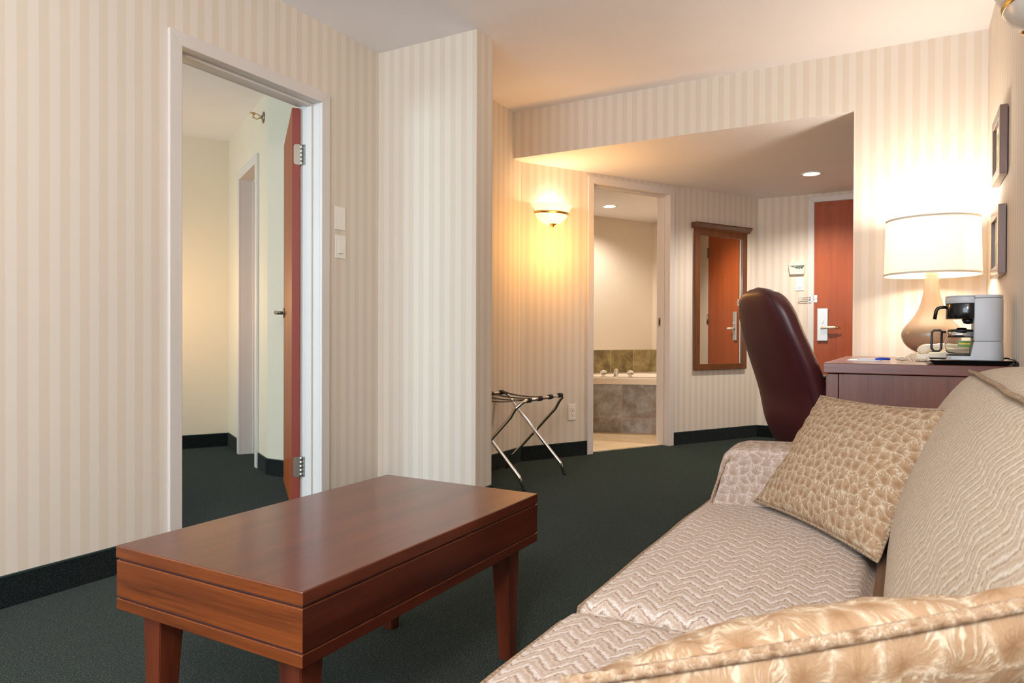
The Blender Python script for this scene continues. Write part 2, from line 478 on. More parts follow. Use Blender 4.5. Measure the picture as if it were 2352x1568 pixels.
o.data.materials.append(M_wp_y)
for f in o.data.polygons:
    if abs(f.normal.x) > 0.7: f.material_index = 1
b = MB(); b.box(RX, RX + 0.13, -2.5, HY, 0, H); struct('wall_right', b, M_wp_y, 'striped wall behind the sofa')
# rear wall with the big window behind the camera
b = MB(); b.box(LX, -2.3, -2.5, -2.37, 0, H); b.box(0.0, RX, -2.5, -2.37, 0, H); b.box(-2.3, 0.0, -2.5, -2.37, 0, 0.65); b.box(-2.3, 0.0, -2.5, -2.37, 2.25, H)
struct('wall_rear', b, M_wp_x, 'striped window wall behind the camera')
b = MB()
for x0, x1, z0, z1 in ((-2.3, 0.0, 0.65, 0.70), (-2.3, 0.0, 2.20, 2.25), (-2.3, -2.25, 0.7, 2.2), (-0.05, 0, 0.7, 2.2), (-1.17, -1.13, 0.7, 2.2)): b.box(x0, x1, -2.48, -2.40, z0, z1)
struct('window_1', b, M_trim, 'white window frame behind the camera')

# ---- entry: angled wall (bathroom doorway), entry wall, hall right wall
AM = frame_m(A0, AD)                          # local x = s along the wall, y = out into the room
BS0, BS1 = 0.643, 1.420
b = MB(AM); b.box(0, BS0 - 0.015, -0.12, 0, 0, SOF); b.box(BS1 + 0.015, ALEN + 0.02, -0.12, 0, 0, SOF); b.box(BS0 - 0.015, BS1 + 0.015, -0.12, 0, OZ + 0.015, SOF)
struct('wall_angled', b, M_wp_a, 'angled striped wall with the bathroom doorway and the mirror')
b = MB(); b.box(-1.35, 0.75, EY, EY + 0.13, 0, SOF); struct('wall_entry', b, M_wp_x, 'striped wall around the entry door')
b = MB(); b.box(0.62, 0.75, HY + 0.14, EY, 0, SOF); struct('wall_hall', b, M_wp_y, 'striped hall wall seen in the mirror')
b = MB(); b.box(RX + 0.13, 0.75, HY, HY + 0.14, 0, SOF); struct('wall_return', b, M_wp_x, 'short striped return of the hall')

# ---- bathroom shell
b = MB(AM); b.box(0.2, 2.75, -1.60, -1.48, 0, SOF + .1); b.box(2.612, 2.75, -1.60, -0.12, 0, SOF + .1); b.box(0.1, 0.2, -1.60, -0.12, 0, SOF + .1)
struct('wall_bathroom', b, M_bath, 'plain cream bathroom walls behind the tub')
b = MB(AM); b.box(0.1, 2.75, -1.60, -0.12, SOF + 0.001, SOF + 0.1); struct('ceiling_bathroom', b, M_ceil, 'pale bathroom ceiling')
M_bfloor = tiles('bath_floor_tile', S(214, 186, 140), S(226, 202, 162), S(232, 212, 180), S(206, 184, 150), (0.33, 0.33), (0.3, 0.2), ('x', 'y'), (AD.x, AD.y), 0.35)
b = MB(AM); b.box(0.2, 2.612, -1.48, -0.055, 0.0005, 0.008); struct('floor_bathroom', b, M_bfloor, 'cream tiled bathroom floor')
b = MB(AM); b.box(0.2, 2.612, -1.48, -1.468, 0.50, 0.752); b.box(2.600, 2.612, -1.48, -0.30, 0.50, 0.752)
M_btile = tiles('backsplash_tile', S(104, 90, 60), S(146, 128, 84), S(176, 160, 118), S(190, 176, 140), (0.305, 0.24), (0.68, 0.87), ('x', 'z'), (AD.x, AD.y))
struct('trim_bathroom', b, M_btile, 'band of slate tiles above the tub')

# ---- bedroom shell
P0 = Vector((-3.554, 3.13, 0)); PW = -AN
b = MB(); b.box(P0.x, LX - 0.13, 3.13, 3.25, 0, H); struct('wall_bedroom_near', b, M_bed, 'cool lit bedroom wall behind the open door')
PM = frame_m(P0, PW)                          # local x = s, local y = right of PW
sgn = 1 if (PM.to_3x3() @ Vector((0, 1, 0))).dot(-AD) > 0 else -1
def pbox(b, s0, s1, t0, t1, z0, z1, **k):     # t measured into the bedroom
    y = sorted((t0 * sgn, t1 * sgn)); b.box(s0, s1, y[0], y[1], z0, z1, **k)
DS0, DS1 = 0.315, 0.885
b = MB(PM); pbox(b, 0, DS0 - 0.014, -0.17, 0, 0, H); pbox(b, DS1 + 0.014, 1.56, -0.17, 0, 0, H); pbox(b, DS0 - 0.014, DS1 + 0.014, -0.17, 0, OZ + 0.014, H)
struct('wall_bedroom_door', b, M_bed, 'cream bedroom wall with a white framed doorway')
Q1 = P0 + PW * 1.38
QM = frame_m(Q1, -AD)
b = MB(QM); 
ins = 1 if (QM.to_3x3() @ Vector((0, 1, 0))).dot(-PW) > 0 else -1
y = sorted((0, -0.12 * ins)); b.box(-0.2, 6.2, y[0], y[1], 0, H)
struct('wall_bedroom_back', b, M_bed, 'warm lit back wall of the bedroom')
b = MB(); b.box(-6.6, -5.5, -2.15, -2.02, 0, H); b.box(-3.7, LX - .13, -2.15, -2.02, 0, H); b.box(-5.5, -3.7, -2.15, -2.02, 0, 0.65); b.box(-5.5, -3.7, -2.15, -2.02, 2.15, H)
struct('wall_bedroom_rear', b, M_bed, 'bedroom window wall behind the camera')
b = MB(); b.box(-7.2, -7.05, -2.3, 4.8, 0, H); struct('wall_bedroom_far', b, M_bed, 'far side wall of the bedroom')
# closet volume behind the bedroom doorway
b = MB(PM); pbox(b, 0.1, 1.3, -1.0, -0.9, 0, H); pbox(b, 0.02, 0.1, -1.0, -0.17, 0, H); pbox(b, 1.3, 1.4, -1.0, -0.17, 0, H)
struct('wall_closet', b, M_bed, 'dim closet walls behind the bedroom doorway')

# ---- baseboards (carpet strip with a bound top edge)
def baseboard(name, Mx, segs, label=None):
    b = MB(Mx)
    for s0, s1 in segs: b.box(s0, s1, 0, 0.009, 0, 0.100)
    o = struct(name, b, M_base, label or 'dark carpeted baseboard')
    c = MB(Mx)
    for s0, s1 in segs: c.box(s0, s1, 0, 0.010, 0.100, 0.105)
    oo = obj('top_binding', c, M_basecap, None); oo.parent = o; oo.location = oo.location - o.location
    return o
LM = frame_m((LX, 0), (0, 1))                 # local y = +x
baseboard('baseboard_left', LM, [(-2.37, OY0 - 0.062), (OY1 + 0.05, 3.016)])
baseboard('baseboard_pier', frame_m((LX, 3.016), (1, 0)), [(0.01, 0.647)])
baseboard('baseboard_pier_side', frame_m((-1.913, 3.016), (0, 1)), [(0.0, 0.157)])
baseboard('baseboard_alcove', frame_m((-2.394, 3.173), (0, 1)), [(0.0, 1.187)])
baseboard('baseboard_angled', AM, [(0.005, BS0 - 0.05), (BS1 + 0.05, ALEN)])
baseboard('baseboard_entry', frame_m((-1.18, EY), (1, 0)), [(0.0, 0.415), (1.4, 1.80)])
baseboard('baseboard_hall', frame_m((0.62, EY), (0, -1)), [(0.0, 2.14)])
baseboard('baseboard_far', frame_m((-0.267, HY), (1, 0)), [(0.0, 0.607)])
baseboard('baseboard_bedroom_near', frame_m((P0.x, 3.13), (1, 0)), [(0.0, 0.87)])
def flip(Mx): return Mx @ Matrix.Diagonal((1, -1, 1, 1))
baseboard('baseboard_bedroom_door', PM if sgn > 0 else flip(PM), [(0.0, 0.245), (0.96, 1.38)])
baseboard('baseboard_bedroom_back', QM if ins > 0 else flip(QM), [(0.0, 5.0)])

# ---- door frames: mitred casing + jamb + stop
def mitred(b, s0, s1, ztop, w, t0, t1, bev=0.003):
    """casing around an opening s0..s1, height ztop, width w, thickness t0..t1 (local y)"""
    def poly(pts):
        bb = bmesh.new(); lo = [bb.verts.new((p[0], t0, p[1])) for p in pts]; hi = [bb.verts.new((p[0], t1, p[1])) for p in pts]
        n = len(pts); bb.faces.new(lo); bb.faces.new(hi[::-1])
        for i in range(n): bb.faces.new((lo[i], hi[i], hi[(i + 1) % n], lo[(i + 1) % n]))
        bmesh.ops.recalc_face_normals(bb, faces=bb.faces[:])
        bmesh.ops.bevel(bb, geom=bb.edges[:], offset=bev, segments=2, profile=0.5, affect='EDGES'); b.add(bb)
    poly([(s0 - w, 0), (s0, 0), (s0, ztop), (s0 - w, ztop + w)])
    poly([(s1, 0), (s1 + w, 0), (s1 + w, ztop + w), (s1, ztop)])
    poly([(s0 - w, ztop + w), (s0, ztop), (s1, ztop), (s1 + w, ztop + w)])

def doorframe(name, Mx, s0, s1, ztop, w, depth, stop0, stop1, label, both=True):
    b = MB(Mx)
    b.box(s0 - 0.014, s0, -depth, 0.001, 0, ztop); b.box(s1, s1 + 0.014, -depth, 0.001, 0, ztop); b.box(s0 - 0.014, s1 + 0.014, -depth, 0.001, ztop, ztop + 0.014)
    o = struct(name, b, M_trim, label)
    def child(nm, bb):
        oo = obj(nm, bb, M_trim, None); oo.parent = o; oo.location = oo.location - o.location; return oo
    c = MB(Mx); mitred(c, s0, s1, ztop, w, 0.0, 0.017); child('casing', c)
    if both:
        c = MB(Mx); mitred(c, s0, s1, ztop, w, -depth - 0.017, -depth); child('casing', c)
    c = MB(Mx); c.box(s0, s0 + 0.011, stop0, stop1, 0, ztop - 0.011, bev=0.002); c.box(s1 - 0.011, s1, stop0, stop1, 0, ztop - 0.011, bev=0.002); c.box(s0, s1, stop0, stop1, ztop - 0.011, ztop, bev=0.002)
    child('door_stop', c)
    return o

def rel(o, name, mb, mat, **k):
    oo = obj(name, mb, mat, None, **k); oo.parent = o; oo.location = oo.location - o.location; return oo

F1 = doorframe('door_1', LM, OY0, OY1, OZ, 0.056, 0.13, -0.085, -0.045, 'off-white frame of the doorway to the bedroom')
F2 = doorframe('door_2', AM, BS0, BS1, OZ, 0.052, 0.12, -0.080, -0.042, 'off-white frame of the bathroom doorway')
F3 = doorframe('door_3', PM if sgn > 0 else flip(PM), DS0, DS1, OZ, 0.060, 0.165, -0.125, -0.085, 'white door frame inside the bedroom', both=False)
b = MB(AM); b.box(BS1 - 0.0015, BS1, -0.112, -0.084, 0.975, 1.045); c = rel(F2, 'strike_plate', b, M_hinge)
b = MB(AM); b.box(BS1 - 0.0022, BS1 - 0.001, -0.104, -0.092, 0.99, 1.03); rel(F2, 'strike_hole', b, M_black)

# entry door frame on y = EY (flush steel-look frame), door leaf is a thing
EM = frame_m((0, EY), (1, 0))                  # local x = world x, local y = -y  (into the room)
ES0, ES1, EZ = -0.712, 0.215, 2.046
b = MB(EM)
mitred(b, ES0, ES1, EZ, 0.050, 0.0, 0.012)
struct('door_4', b, M_trim, 'flat cream frame of the entry door')

def screws(b, pts, r, y, axis='y'):
    for p in pts:
        b.box(p[0] - r, p[0] + r, y - 0.0006, y + 0.0006, p[1] - r, p[1] + r, bev=r * 0.5)

# ---- entry door leaf with hardware
t = root('entry_door', (-0.25, EY - 0.005, 0), 'orange-brown cherry entry door with satin steel lock plate and lever', 'door')
b = MB(); b.box(ES0 + 0.004, ES1 - 0.003, EY - 0.016, EY - 0.001, 0.012, EZ - 0.004, bev=0.001); obj('door_panel', b, M_cherry, t)
b = MB(); b.prism([(-0.681, 0.857), (-0.597, 0.857), (-0.597, 1.133), (-0.681, 1.133)], 'y', EY - 0.035, EY - 0.016, bev=0.004)
lk = obj('lock_plate', b, plain('satin_steel_plate', (0.60, 0.62, 0.60, 1), 0.45, 0.85), t)
b = MB(); b.tube([(-0.643, EY - 0.035, 0.970), (-0.643, EY - 0.062, 0.970)], 0.012); b.tube([(-0.650, EY - 0.062, 0.970), (-0.56, EY - 0.064, 0.972), (-0.535, EY - 0.062, 0.972)], [0.011, 0.011, 0.009], 12)
obj('lever', b, M_ivory, lk)
b = MB(); b.tube([(-0.536, EY - 0.062, 0.972), (-0.50, EY - 0.058, 0.970)], [0.009, 0.004], 10); obj('lever_tip', b, M_brass, lk)
b = MB(); b.prism([(-0.646, 1.010), (-0.638, 1.006), (-0.632, 1.026), (-0.637, 1.043), (-0.645, 1.040)], 'y', EY - 0.046, EY - 0.035, bev=0.002); obj('thumb_turn', b, M_steel, lk)
b = MB(); b.tube([(-0.25, EY - 0.016, 1.50), (-0.25, EY - 0.020, 1.50)], 0.008, 14); obj('peephole', b, M_brass, t)
for z in (1.80, 1.08, 0.30):
    b = MB(); b.tube([(ES1 + 0.003, EY - 0.022, z - 0.055), (ES1 + 0.003, EY - 0.022, z + 0.055)], 0.008); b.box(ES1 - 0.02, ES1 + 0.02, EY - 0.0175, EY - 0.0155, z - .055, z + .055); obj('hinge', b, M_hinge, t)
# swing bar latch: plate on door and guard on frame
b = MB(); b.box(-0.708, -0.683, EY - 0.021, EY - 0.016, 1.188, 1.250, bev=0.002); screws(b, [(-0.69, 1.20), (-0.69, 1.238), (-0.70, 1.20), (-0.70, 1.238)], 0.002, EY - 0.0215)
b.tube([(-0.705, EY - 0.026, 1.216), (-0.682, EY - 0.034, 1.219)], 0.004); obj('latch_keeper', b, M_chrome, t)
t = root('swing_bar_latch', (-0.78, EY - 0.012, 1.19), 'chrome swing bar guard on the entry door frame', 'latch')
b = MB(); b.box(-0.752, -0.730, EY - 0.018, EY - 0.012, 1.188, 1.250, bev=0.002); b.tube([(-0.741, EY - 0.026, 1.198), (-0.741, EY - 0.026, 1.240)], 0.007, 12); obj('hinge_plate', b, M_chrome, t)
b = MB(); b.tube([(-0.742, EY - 0.028, 1.212), (-0.82, EY - 0.028, 1.212), (-0.830, EY - 0.028, 1.217), (-0.830, EY - 0.028, 1.223), (-0.82, EY - 0.028, 1.228), (-0.742, EY - 0.028, 1.228)], 0.0028, 8); obj('guard_loop', b, M_chrome, t)

# ---- bedroom door leaf (open, seen on its hinge edge)
HP = Vector((-2.690, 2.533, 0)); LD = Vector((-0.770, 0.638, 0)).normalized()
t = root('bedroom_door', (HP.x, HP.y, 0), 'open orange-brown bedroom door seen on its reddish hinge edge', 'door')
DM = frame_m(HP, LD)                            # local y = right of LD
b = MB(DM); b.box(0, 0.755, -0.008, 0.029, 0.012, 2.027, bev=0.001); dp = obj('door_panel', b, M_cherry, t)
dp.data.materials.append(M_cherry_edge)
for f in dp.data.polygons:
    if f.normal.dot(-LD) > 0.9: f.material_index = 1
for sy, yy in ((1, 0.029), (-1, -0.008)):
    b = MB(DM); b.tube([(0.692, yy, 1.02), (0.692, yy + sy * 0.006, 1.02)], 0.030, 20); b.tube([(0.692, yy + sy * 0.006, 1.02), (0.692, yy + sy * 0.048, 1.02)], 0.010, 12)
    b.tube([(0.698, yy + sy * 0.048, 1.02), (0.64, yy + sy * 0.052, 1.022), (0.585, yy + sy * 0.050, 1.02)], [0.010, 0.0095, 0.009], 12)
    obj('lever_handle', b, M_hinge, t)
def hinge(z):
    b = MB(DM)
    hh = 0.051
    lf = [(-0.010, z - hh), (0.014, z - hh), (0.021, z - hh + 0.003), (0.0245, z - hh + 0.010), (0.0245, z + hh - 0.010), (0.021, z + hh - 0.003), (0.014, z + hh), (-0.010, z + hh)]
    b.prism([(0.0245 - p[0], p[1]) for p in lf], 'x', -0.0022, 0.0002)
    for q in ((0.013, z - 0.037), (0.013, z + 0.037), (0.007, z)): b.tube([(-0.0022, q[0], q[1]), (-0.0034, q[0], q[1])], 0.003, 8)
    h = obj('hinge', b, M_hinge, t)
    b = MB(); 
    px, py = HP.x + 0.0237, HP.y + 0.0286
    zs_ = []; rs_ = []
    for k in range(5):
        z0 = z - hh + k * (2 * hh / 5); z1_ = z0 + 2 * hh / 5
        zs_ += [z0 + 0.0002, z0 + 0.0008, z1_ - 0.0008, z1_ - 0.0002]; rs_ += [0.0052, 0.0064, 0.0064, 0.0052]
    b.tube([(px, py, q) for q in zs_], rs_, 14)
    obj('hinge_pin', b, M_steel, h)
    b = MB(); b.box(LX - 0.130, LX - 0.098, OY1 - 0.0035, OY1 - 0.0005, z - hh, z + hh, bev=0.001)
    for q in ((-0.110, z - 0.037), (-0.110, z + 0.037), (-0.103, z)): b.tube([(LX + q[0], OY1 - 0.0035, q[1]), (LX + q[0], OY1 - 0.005, q[1])], 0.003, 8)
    obj('hinge_leaf', b, M_hinge, h)
hinge(1.795); hinge(0.225)

# door inside the bedroom doorway, standing open away from us, with hinges
t = root('closet_door', (P0 + PW * DS1).to_tuple(), 'mauve-brown closed door in the white frame inside the bedroom', 'door')
PB = PM if sgn > 0 else flip(PM)
b = MB(PB); b.box(DS0 + 0.003, DS1 - 0.003, -0.163, -0.127, 0.012, OZ - 0.004, bev=0.001); obj('door_panel', b, plain('mauve_brown_door', S(168, 130, 120), 0.5), t)
for z in (1.72, 0.30):
    b = MB(PB); b.box(DS1 - 0.040, DS1 - 0.012, -0.127, -0.1245, z - .05, z + .05); b.tube([(DS1 - 0.013, -0.122, z - .05), (DS1 - 0.013, -0.122, z + .05)], 0.006, 8); obj('hinge', b, M_hinge, t)

# ------------------------------------------------------------------ coffee table
TX0, TX1, TY0, TY1, TZ = -1.427, -0.893, 0.862, 1.732, 0.450
t = root('coffee_table', ((TX0 + TX1) / 2, (TY0 + TY1) / 2, 0), 'dark reddish wooden coffee table with grooved apron and tapered legs', 'table')
b = MB(); b.box(TX0, TX1, TY0, TY1, TZ - 0.026, TZ, bev=0.0025); tt_ = obj('tabletop', b, M_mahog_y, t)
tt_.data.materials.append(M_mahog)
for f in tt_.data.polygons:
    if abs(f.normal.y) > 0.7: f.material_index = 1
def apron(z0, z1, inset=0.0):
    b = MB(); b.box(TX0 + inset, TX1 - inset, TY0 + inset, TY1 - inset, z0, z1, bev=0.0015); return b
ap = obj('apron', apron(TZ - 0.105, TZ - 0.030, 0.001), M_mahog, t)
lr_ = obj('lower_rail', apron(TZ - 0.132, TZ - 0.109, 0.001), M_mahog, t)
b = apron(TZ - 0.030, TZ - 0.026, 0.004); b2 = apron(TZ - 0.109, TZ - 0.105, 0.004)
obj('groove', b, M_groove, t); obj('groove', b2, M_groove, t)
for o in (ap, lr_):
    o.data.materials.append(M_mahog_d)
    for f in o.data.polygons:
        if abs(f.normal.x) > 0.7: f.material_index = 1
for sx in (0, 1):
    for sy in (0, 1):
        lx = TX0 + 0.040 if sx == 0 else TX1 - 0.040; ly = TY0 + 0.034 if sy == 0 else TY1 - 0.034
        dx = 1 if sx == 0 else -1; dy = 1 if sy == 0 else -1
        b = MB(); bb = bmesh.new(); z1 = TZ - 0.132; w1, w0 = 0.058, 0.034
        top = [(lx, ly), (lx + dx * w1, ly), (lx + dx * w1, ly + dy * w1), (lx, ly + dy * w1)]
        k = 0.006
        bot = [(lx + dx * k, ly + dy * k), (lx + dx * (k + w0), ly + dy * k), (lx + dx * (k + w0), ly + dy * (k + w0)), (lx + dx * k, ly + dy * (k + w0))]
        vt = [bb.verts.new((p[0], p[1], z1)) for p in top]; vb = [bb.verts.new((p[0], p[1], 0)) for p in bot]
        bb.faces.new(vt); bb.faces.new(vb[::-1])
        for i in range(4): bb.faces.new((vb[i], vb[(i + 1) % 4], vt[(i + 1) % 4], vt[i]))
        bmesh.ops.recalc_face_normals(bb, faces=bb.faces[:]); bmesh.ops.bevel(bb, geom=bb.edges[:], offset=0.002, segments=2, affect='EDGES'); b.add(bb)
        obj('leg', b, M_mahog_z, t)

# ------------------------------------------------------------------ sofa
M_zig_s = zigzag('chevron_weave_seat', S(188, 172, 158), S(208, 198, 190), S(148, 116, 92))
M_zig_b = zigzag('chevron_weave_back', S(184, 168, 148), S(202, 191, 176), S(158, 131, 104), per=0.05, row=0.030)
M_fan_arm = fans('fan_weave_arm', S(160, 140, 126), S(196, 182, 170), S(146, 122, 104), 0.027)
M_fan_pil = fans('fan_weave_pillow', S(154, 126, 98), S(192, 176, 152), S(134, 102, 72), 0.025)
M_welt = fans('fan_weave_welt', S(150, 124, 98), S(186, 168, 146), S(112, 84, 62), size=0.010)
M_sofadark = plain('sofa_lining_brown', S(92, 62, 38), 0.9)

def rounded(b, x0, x1, y0, y1, z0, z1, r, crown=(0, 0, 0), n=(20, 24, 8), top_uv='xy', wob=0.0, seed=0):
    """rounded box with crowned faces and metric UVs by dominant face direction"""
    bb = bmesh.new(); uvl = b.uv
    cx, cy, cz = (x0 + x1) / 2, (y0 + y1) / 2, (z0 + z1) / 2; hx, hy, hz = (x1 - x0) / 2, (y1 - y0) / 2, (z1 - z0) / 2
    def shape(q):
        p = Vector((q[0] * hx, q[1] * hy, q[2] * hz))
        inner = Vector((max(-hx + r, min(hx - r, p.x)), max(-hy + r, min(hy - r, p.y)), max(-hz + r, min(hz - r, p.z))))
        d = p - inner
        if d.length > 1e-9:
            d = d.normalized() * r
        o = inner + d
        fx, fy, fz = (1 - q[0] ** 2), (1 - q[1] ** 2), (1 - q[2] ** 2)
        o.x += crown[0] * q[0] * fy * max(fz, 0) ** .5; o.y += crown[1] * q[1] * fx * max(fz, 0) ** .5
        o.z += crown[2] * q[2] * (max(fx, 0) ** 0.45) * (max(fy, 0) ** 0.45)
        o = o + Vector((cx, cy, cz))
        if wob:
            o += wob * Vector(noise.noise_vector(o * 6 + Vector((seed, 0, 0))))
        return o
    nx, ny, nz = n
    def conc(i, m):                                # finer near edges
        t_ = i / m * 2 - 1
        return math.copysign(1 - (1 - abs(t_)) ** 1.25, t_)
    for ax, (na, nb) in ((2, (nx, ny)), (1, (nx, nz)), (0, (ny, nz))):
        for sg in (-1, 1):
            g = []
            for i in range(na + 1):
                row_ = []
                for j in range(nb + 1):
                    u_, v_ = conc(i, na), conc(j, nb)
                    q = {2: (u_, v_, sg), 1: (u_, sg, v_), 0: (sg, u_, v_)}[ax]
                    row_.append((b.v(shape(q)), q))
                g.append(row_)
            for i in range(na):
                for j in range(nb):
                    cs = [g[i][j], g[i + 1][j], g[i + 1][j + 1], g[i][j + 1]]
                    f = b.bm.faces.new([c_[0] for c_ in cs]); f.smooth = True
                    for l, c_ in zip(f.loops, cs):
                        q = c_[1]; X_, Y_, Z_ = q[0] * hx, q[1] * hy, q[2] * hz
                        l[b.uv].uv = {2: (X_, Y_), 1: (X_, Z_ + hy + hz), 0: (Z_ * (-1) + (hx + hz) * sg, Y_)}[ax] if top_uv == 'xy' else {2: (Y_, X_), 1: (Z_, X_), 0: (Y_, Z_ - sg * hx)}[ax]
    bmesh.ops.remove_doubles(b.bm, verts=b.bm.verts[:], dist=0.00005)
    return shape

SX0, SZ = -0.482, 0.445
AY0, AY1 = 1.855, 2.035                                  # far arm
NY0, NY1 = 0.065, 0.245                                  # near arm
t = root('loveseat_sofa', (-0.07, 1.05, 0), 'beige two-seat sofa with chevron woven seat cushions against the right wall', 'sofa')
b = MB(); rounded(b, -0.44, 0.315, NY0 + 0.01, AY1 - 0.01, 0.09, 0.30, 0.015, n=(10, 16, 5)); obj('base', b, M_fan_arm, t)
for x in (-0.40, 0.27):
    for y in (0.12, 1.98):
        b = MB(); b.lathe([(0.0, 0.0), (0.020, 0.0), (0.028, 0.09), (0.0, 0.09)], (x, y, 0), 14); obj('foot', b, M_mahog_z, t)
b = MB(); b.box(-0.05, 0.06, NY1, AY1, 0.29, 0.455, bev=0.01); obj('deck', b, M_sofadark, t)

def seat_cushion(y0, y1, sd):
    b = MB(); sh = rounded(b, SX0, -0.052, y0, y1, 0.295, SZ, 0.035, crown=(0.012, 0.004, 0.018), n=(26, 34, 8), wob=0.004, seed=sd)
    o = obj('seat_cushion', b, M_zig_s, t)
    b = MB(); pts = []
    m = 28
    def onedge(q):
        p = sh(q); return p
    z_ = 0.80
    for i in range(m): pts.append(onedge((-1 + 2 * i / m, -1, z_)))
    for i in range(m): pts.append(onedge((1, -1 + 2 * i / m, z_)))
    for i in range(m): pts.append(onedge((1 - 2 * i / m, 1, z_)))
    for i in range(m): pts.append(onedge((-1, 1 - 2 * i / m, z_)))
    b.tube(pts, 0.0055, 8, closed=True); obj('piping', b, M_welt, o)
seat_cushion(1.052, AY1 - 0.004, 3.0); seat_cushion(NY1 + 0.004, 1.046, 9.0)

def arm(y0, y1, nm='arm'):
    # side profile in x-z with the swept front, lofted across y with rounded top
    prof = [(x_ - 0.012 if x_ < -0.3 else x_, z_ - 0.004) for x_, z_ in [(-0.455, 0.10), (-0.457, 0.30), (-0.452, 0.42), (-0.440, 0.475), (-0.425, 0.52), (-0.416, 0.56), (-0.408, 0.585), (-0.393, 0.600), (-0.37, 0.607), (-0.25, 0.612), (-0.12, 0.622), (0.0, 0.645), (0.10, 0.675), (0.31, 0.69), (0.31, 0.10)]]
    b = MB(); n = 12; m = len(prof)
    yc, hw = (y0 + y1) / 2, (y1 - y0) / 2
    rings = []
    for k in range(n + 1):
        a_ = -math.pi / 2 + math.pi * k / n; s_ = math.sin(a_); c_ = abs(math.cos(a_)) ** 0.35 if abs(math.cos(a_)) > 1e-6 else 0
        rr = 0.022 * (1 - c_)
        ring = []
        for (x, z) in prof:
            zz = z - rr if z > 0.2 else z; xx = x + rr * 0.4 if x < 0.2 else x
            ring.append(b.v((xx, yc + hw * math.copysign(abs(s_) ** 0.7, s_), zz)))
        rings.append(ring)
    L = [0.0]
    for i in range(1, m): L.append(L[-1] + math.dist(prof[i], prof[i - 1]))
    for k in range(n):
        for i in range(m - 1):
            f = b.bm.faces.new((rings[k][i], rings[k + 1][i], rings[k + 1][i + 1], rings[k][i + 1])); f.smooth = True
            for l, (kk, ii) in zip(f.loops, ((k, i), (k + 1, i), (k + 1, i + 1), (k, i + 1))):
                l[b.uv].uv = (kk / n * 2 * hw * 1.2, L[ii])
    # side faces as fans of quads with planar UVs
    for ring in (rings[0], rings[-1]):
        f = b.bm.faces.new(ring)
        f.smooth = False
        for l, (x, z) in zip(f.loops, prof): l[b.uv].uv = (x, z)
        bmesh.ops.triangulate(b.bm, faces=[f], ngon_method='EAR_CLIP')
    o = obj(nm, b, M_fan_arm, t)
    for yy in (y0 - 0.0005, y1 + 0.0005):
        b = MB(); pts = [(x + 0.0085, yy, z - (0.0195 if z > 0.55 else 0.0)) for x, z in prof[1:8]]
        dense = []
        for p, q in zip(pts, pts[1:]):
            for k in range(4): dense.append(Vector(p).lerp(Vector(q), k / 4))
        b.tube(dense, 0.0036, 8); obj('piping', b, M_welt, o)
arm(AY0, AY1); arm(NY0, NY1)

# back: x-z profile swept along y with rounded ends
bp = [(0.02, 0.30), (-0.022, 0.36), (-0.036, 0.44), (-0.030, 0.52), (-0.006, 0.60), (0.034, 0.68), (0.074, 0.745), (0.108, 0.790), (0.131, 0.806), (0.165, 0.819), (0.22, 0.827), (0.28, 0.822), (0.318, 0.800), (0.328, 0.76), (0.328, 0.10)]
def back(y0, y1):
    b = MB(); n = 44; m = len(bp)
    L = [0.0]
    for i in range(1, m): L.append(L[-1] + math.dist(bp[i], bp[i - 1]))
    rings = []
    for k in range(n + 1):
        s_ = -1 + 2 * k / n; yy = (y0 + y1) / 2 + (y1 - y0) / 2 * math.copysign(1 - (1 - abs(s_)) ** 1.6, s_)
        e = min(yy - y0, y1 - yy); sh = 0.05 * max(0, 1 - e / 0.06) ** 2
        dip = -0.006 * math.exp(-((yy - 1.05) / 0.5) ** 2) * 0
        ring = []
        for (x, z) in bp:
            xx = x + sh if x < 0.2 else x; zz = z - sh * 0.6 if z > 0.7 else z
            p = Vector((xx, yy, zz + dip)); p += 0.004 * Vector(noise.noise_vector(p * 5))
            ring.append(b.v((min(p.x, 0.332), p.y, p.z)))
        rings.append((ring, yy))
    for k in range(n):
        for i in range(m - 1):
            f = b.bm.faces.new((rings[k][0][i], rings[k + 1][0][i], rings[k + 1][0][i + 1], rings[k][0][i + 1])); f.smooth = True
            for l, (kk, ii) in zip(f.loops, ((k, i), (k + 1, i), (k + 1, i + 1), (k, i + 1))): l[b.uv].uv = (L[ii], rings[kk][1])
    for ring, yy in (rings[0], rings[-1]):
        f = b.bm.faces.new(ring); f.smooth = True
        for l, (x, z) in zip(f.loops, bp): l[b.uv].uv = (x, z)
        bmesh.ops.triangulate(b.bm, faces=[f])
    o = obj('back', b, M_zig_b, t, subsurf=1)
    b = MB(); pts = [Vector((0.126, y, 0.8085)) + 0.004 * Vector(noise.noise_vector(Vector((0.126, y, 0.806)) * 5)) for y in [y0 + 0.02 + (y1 - y0 - 0.04) * k / 70 for k in range(71)]]
    b.tube(pts, 0.0048, 8); obj('piping', b, M_welt, o)
back(NY0 + 0.03, AY1 - 0.035)

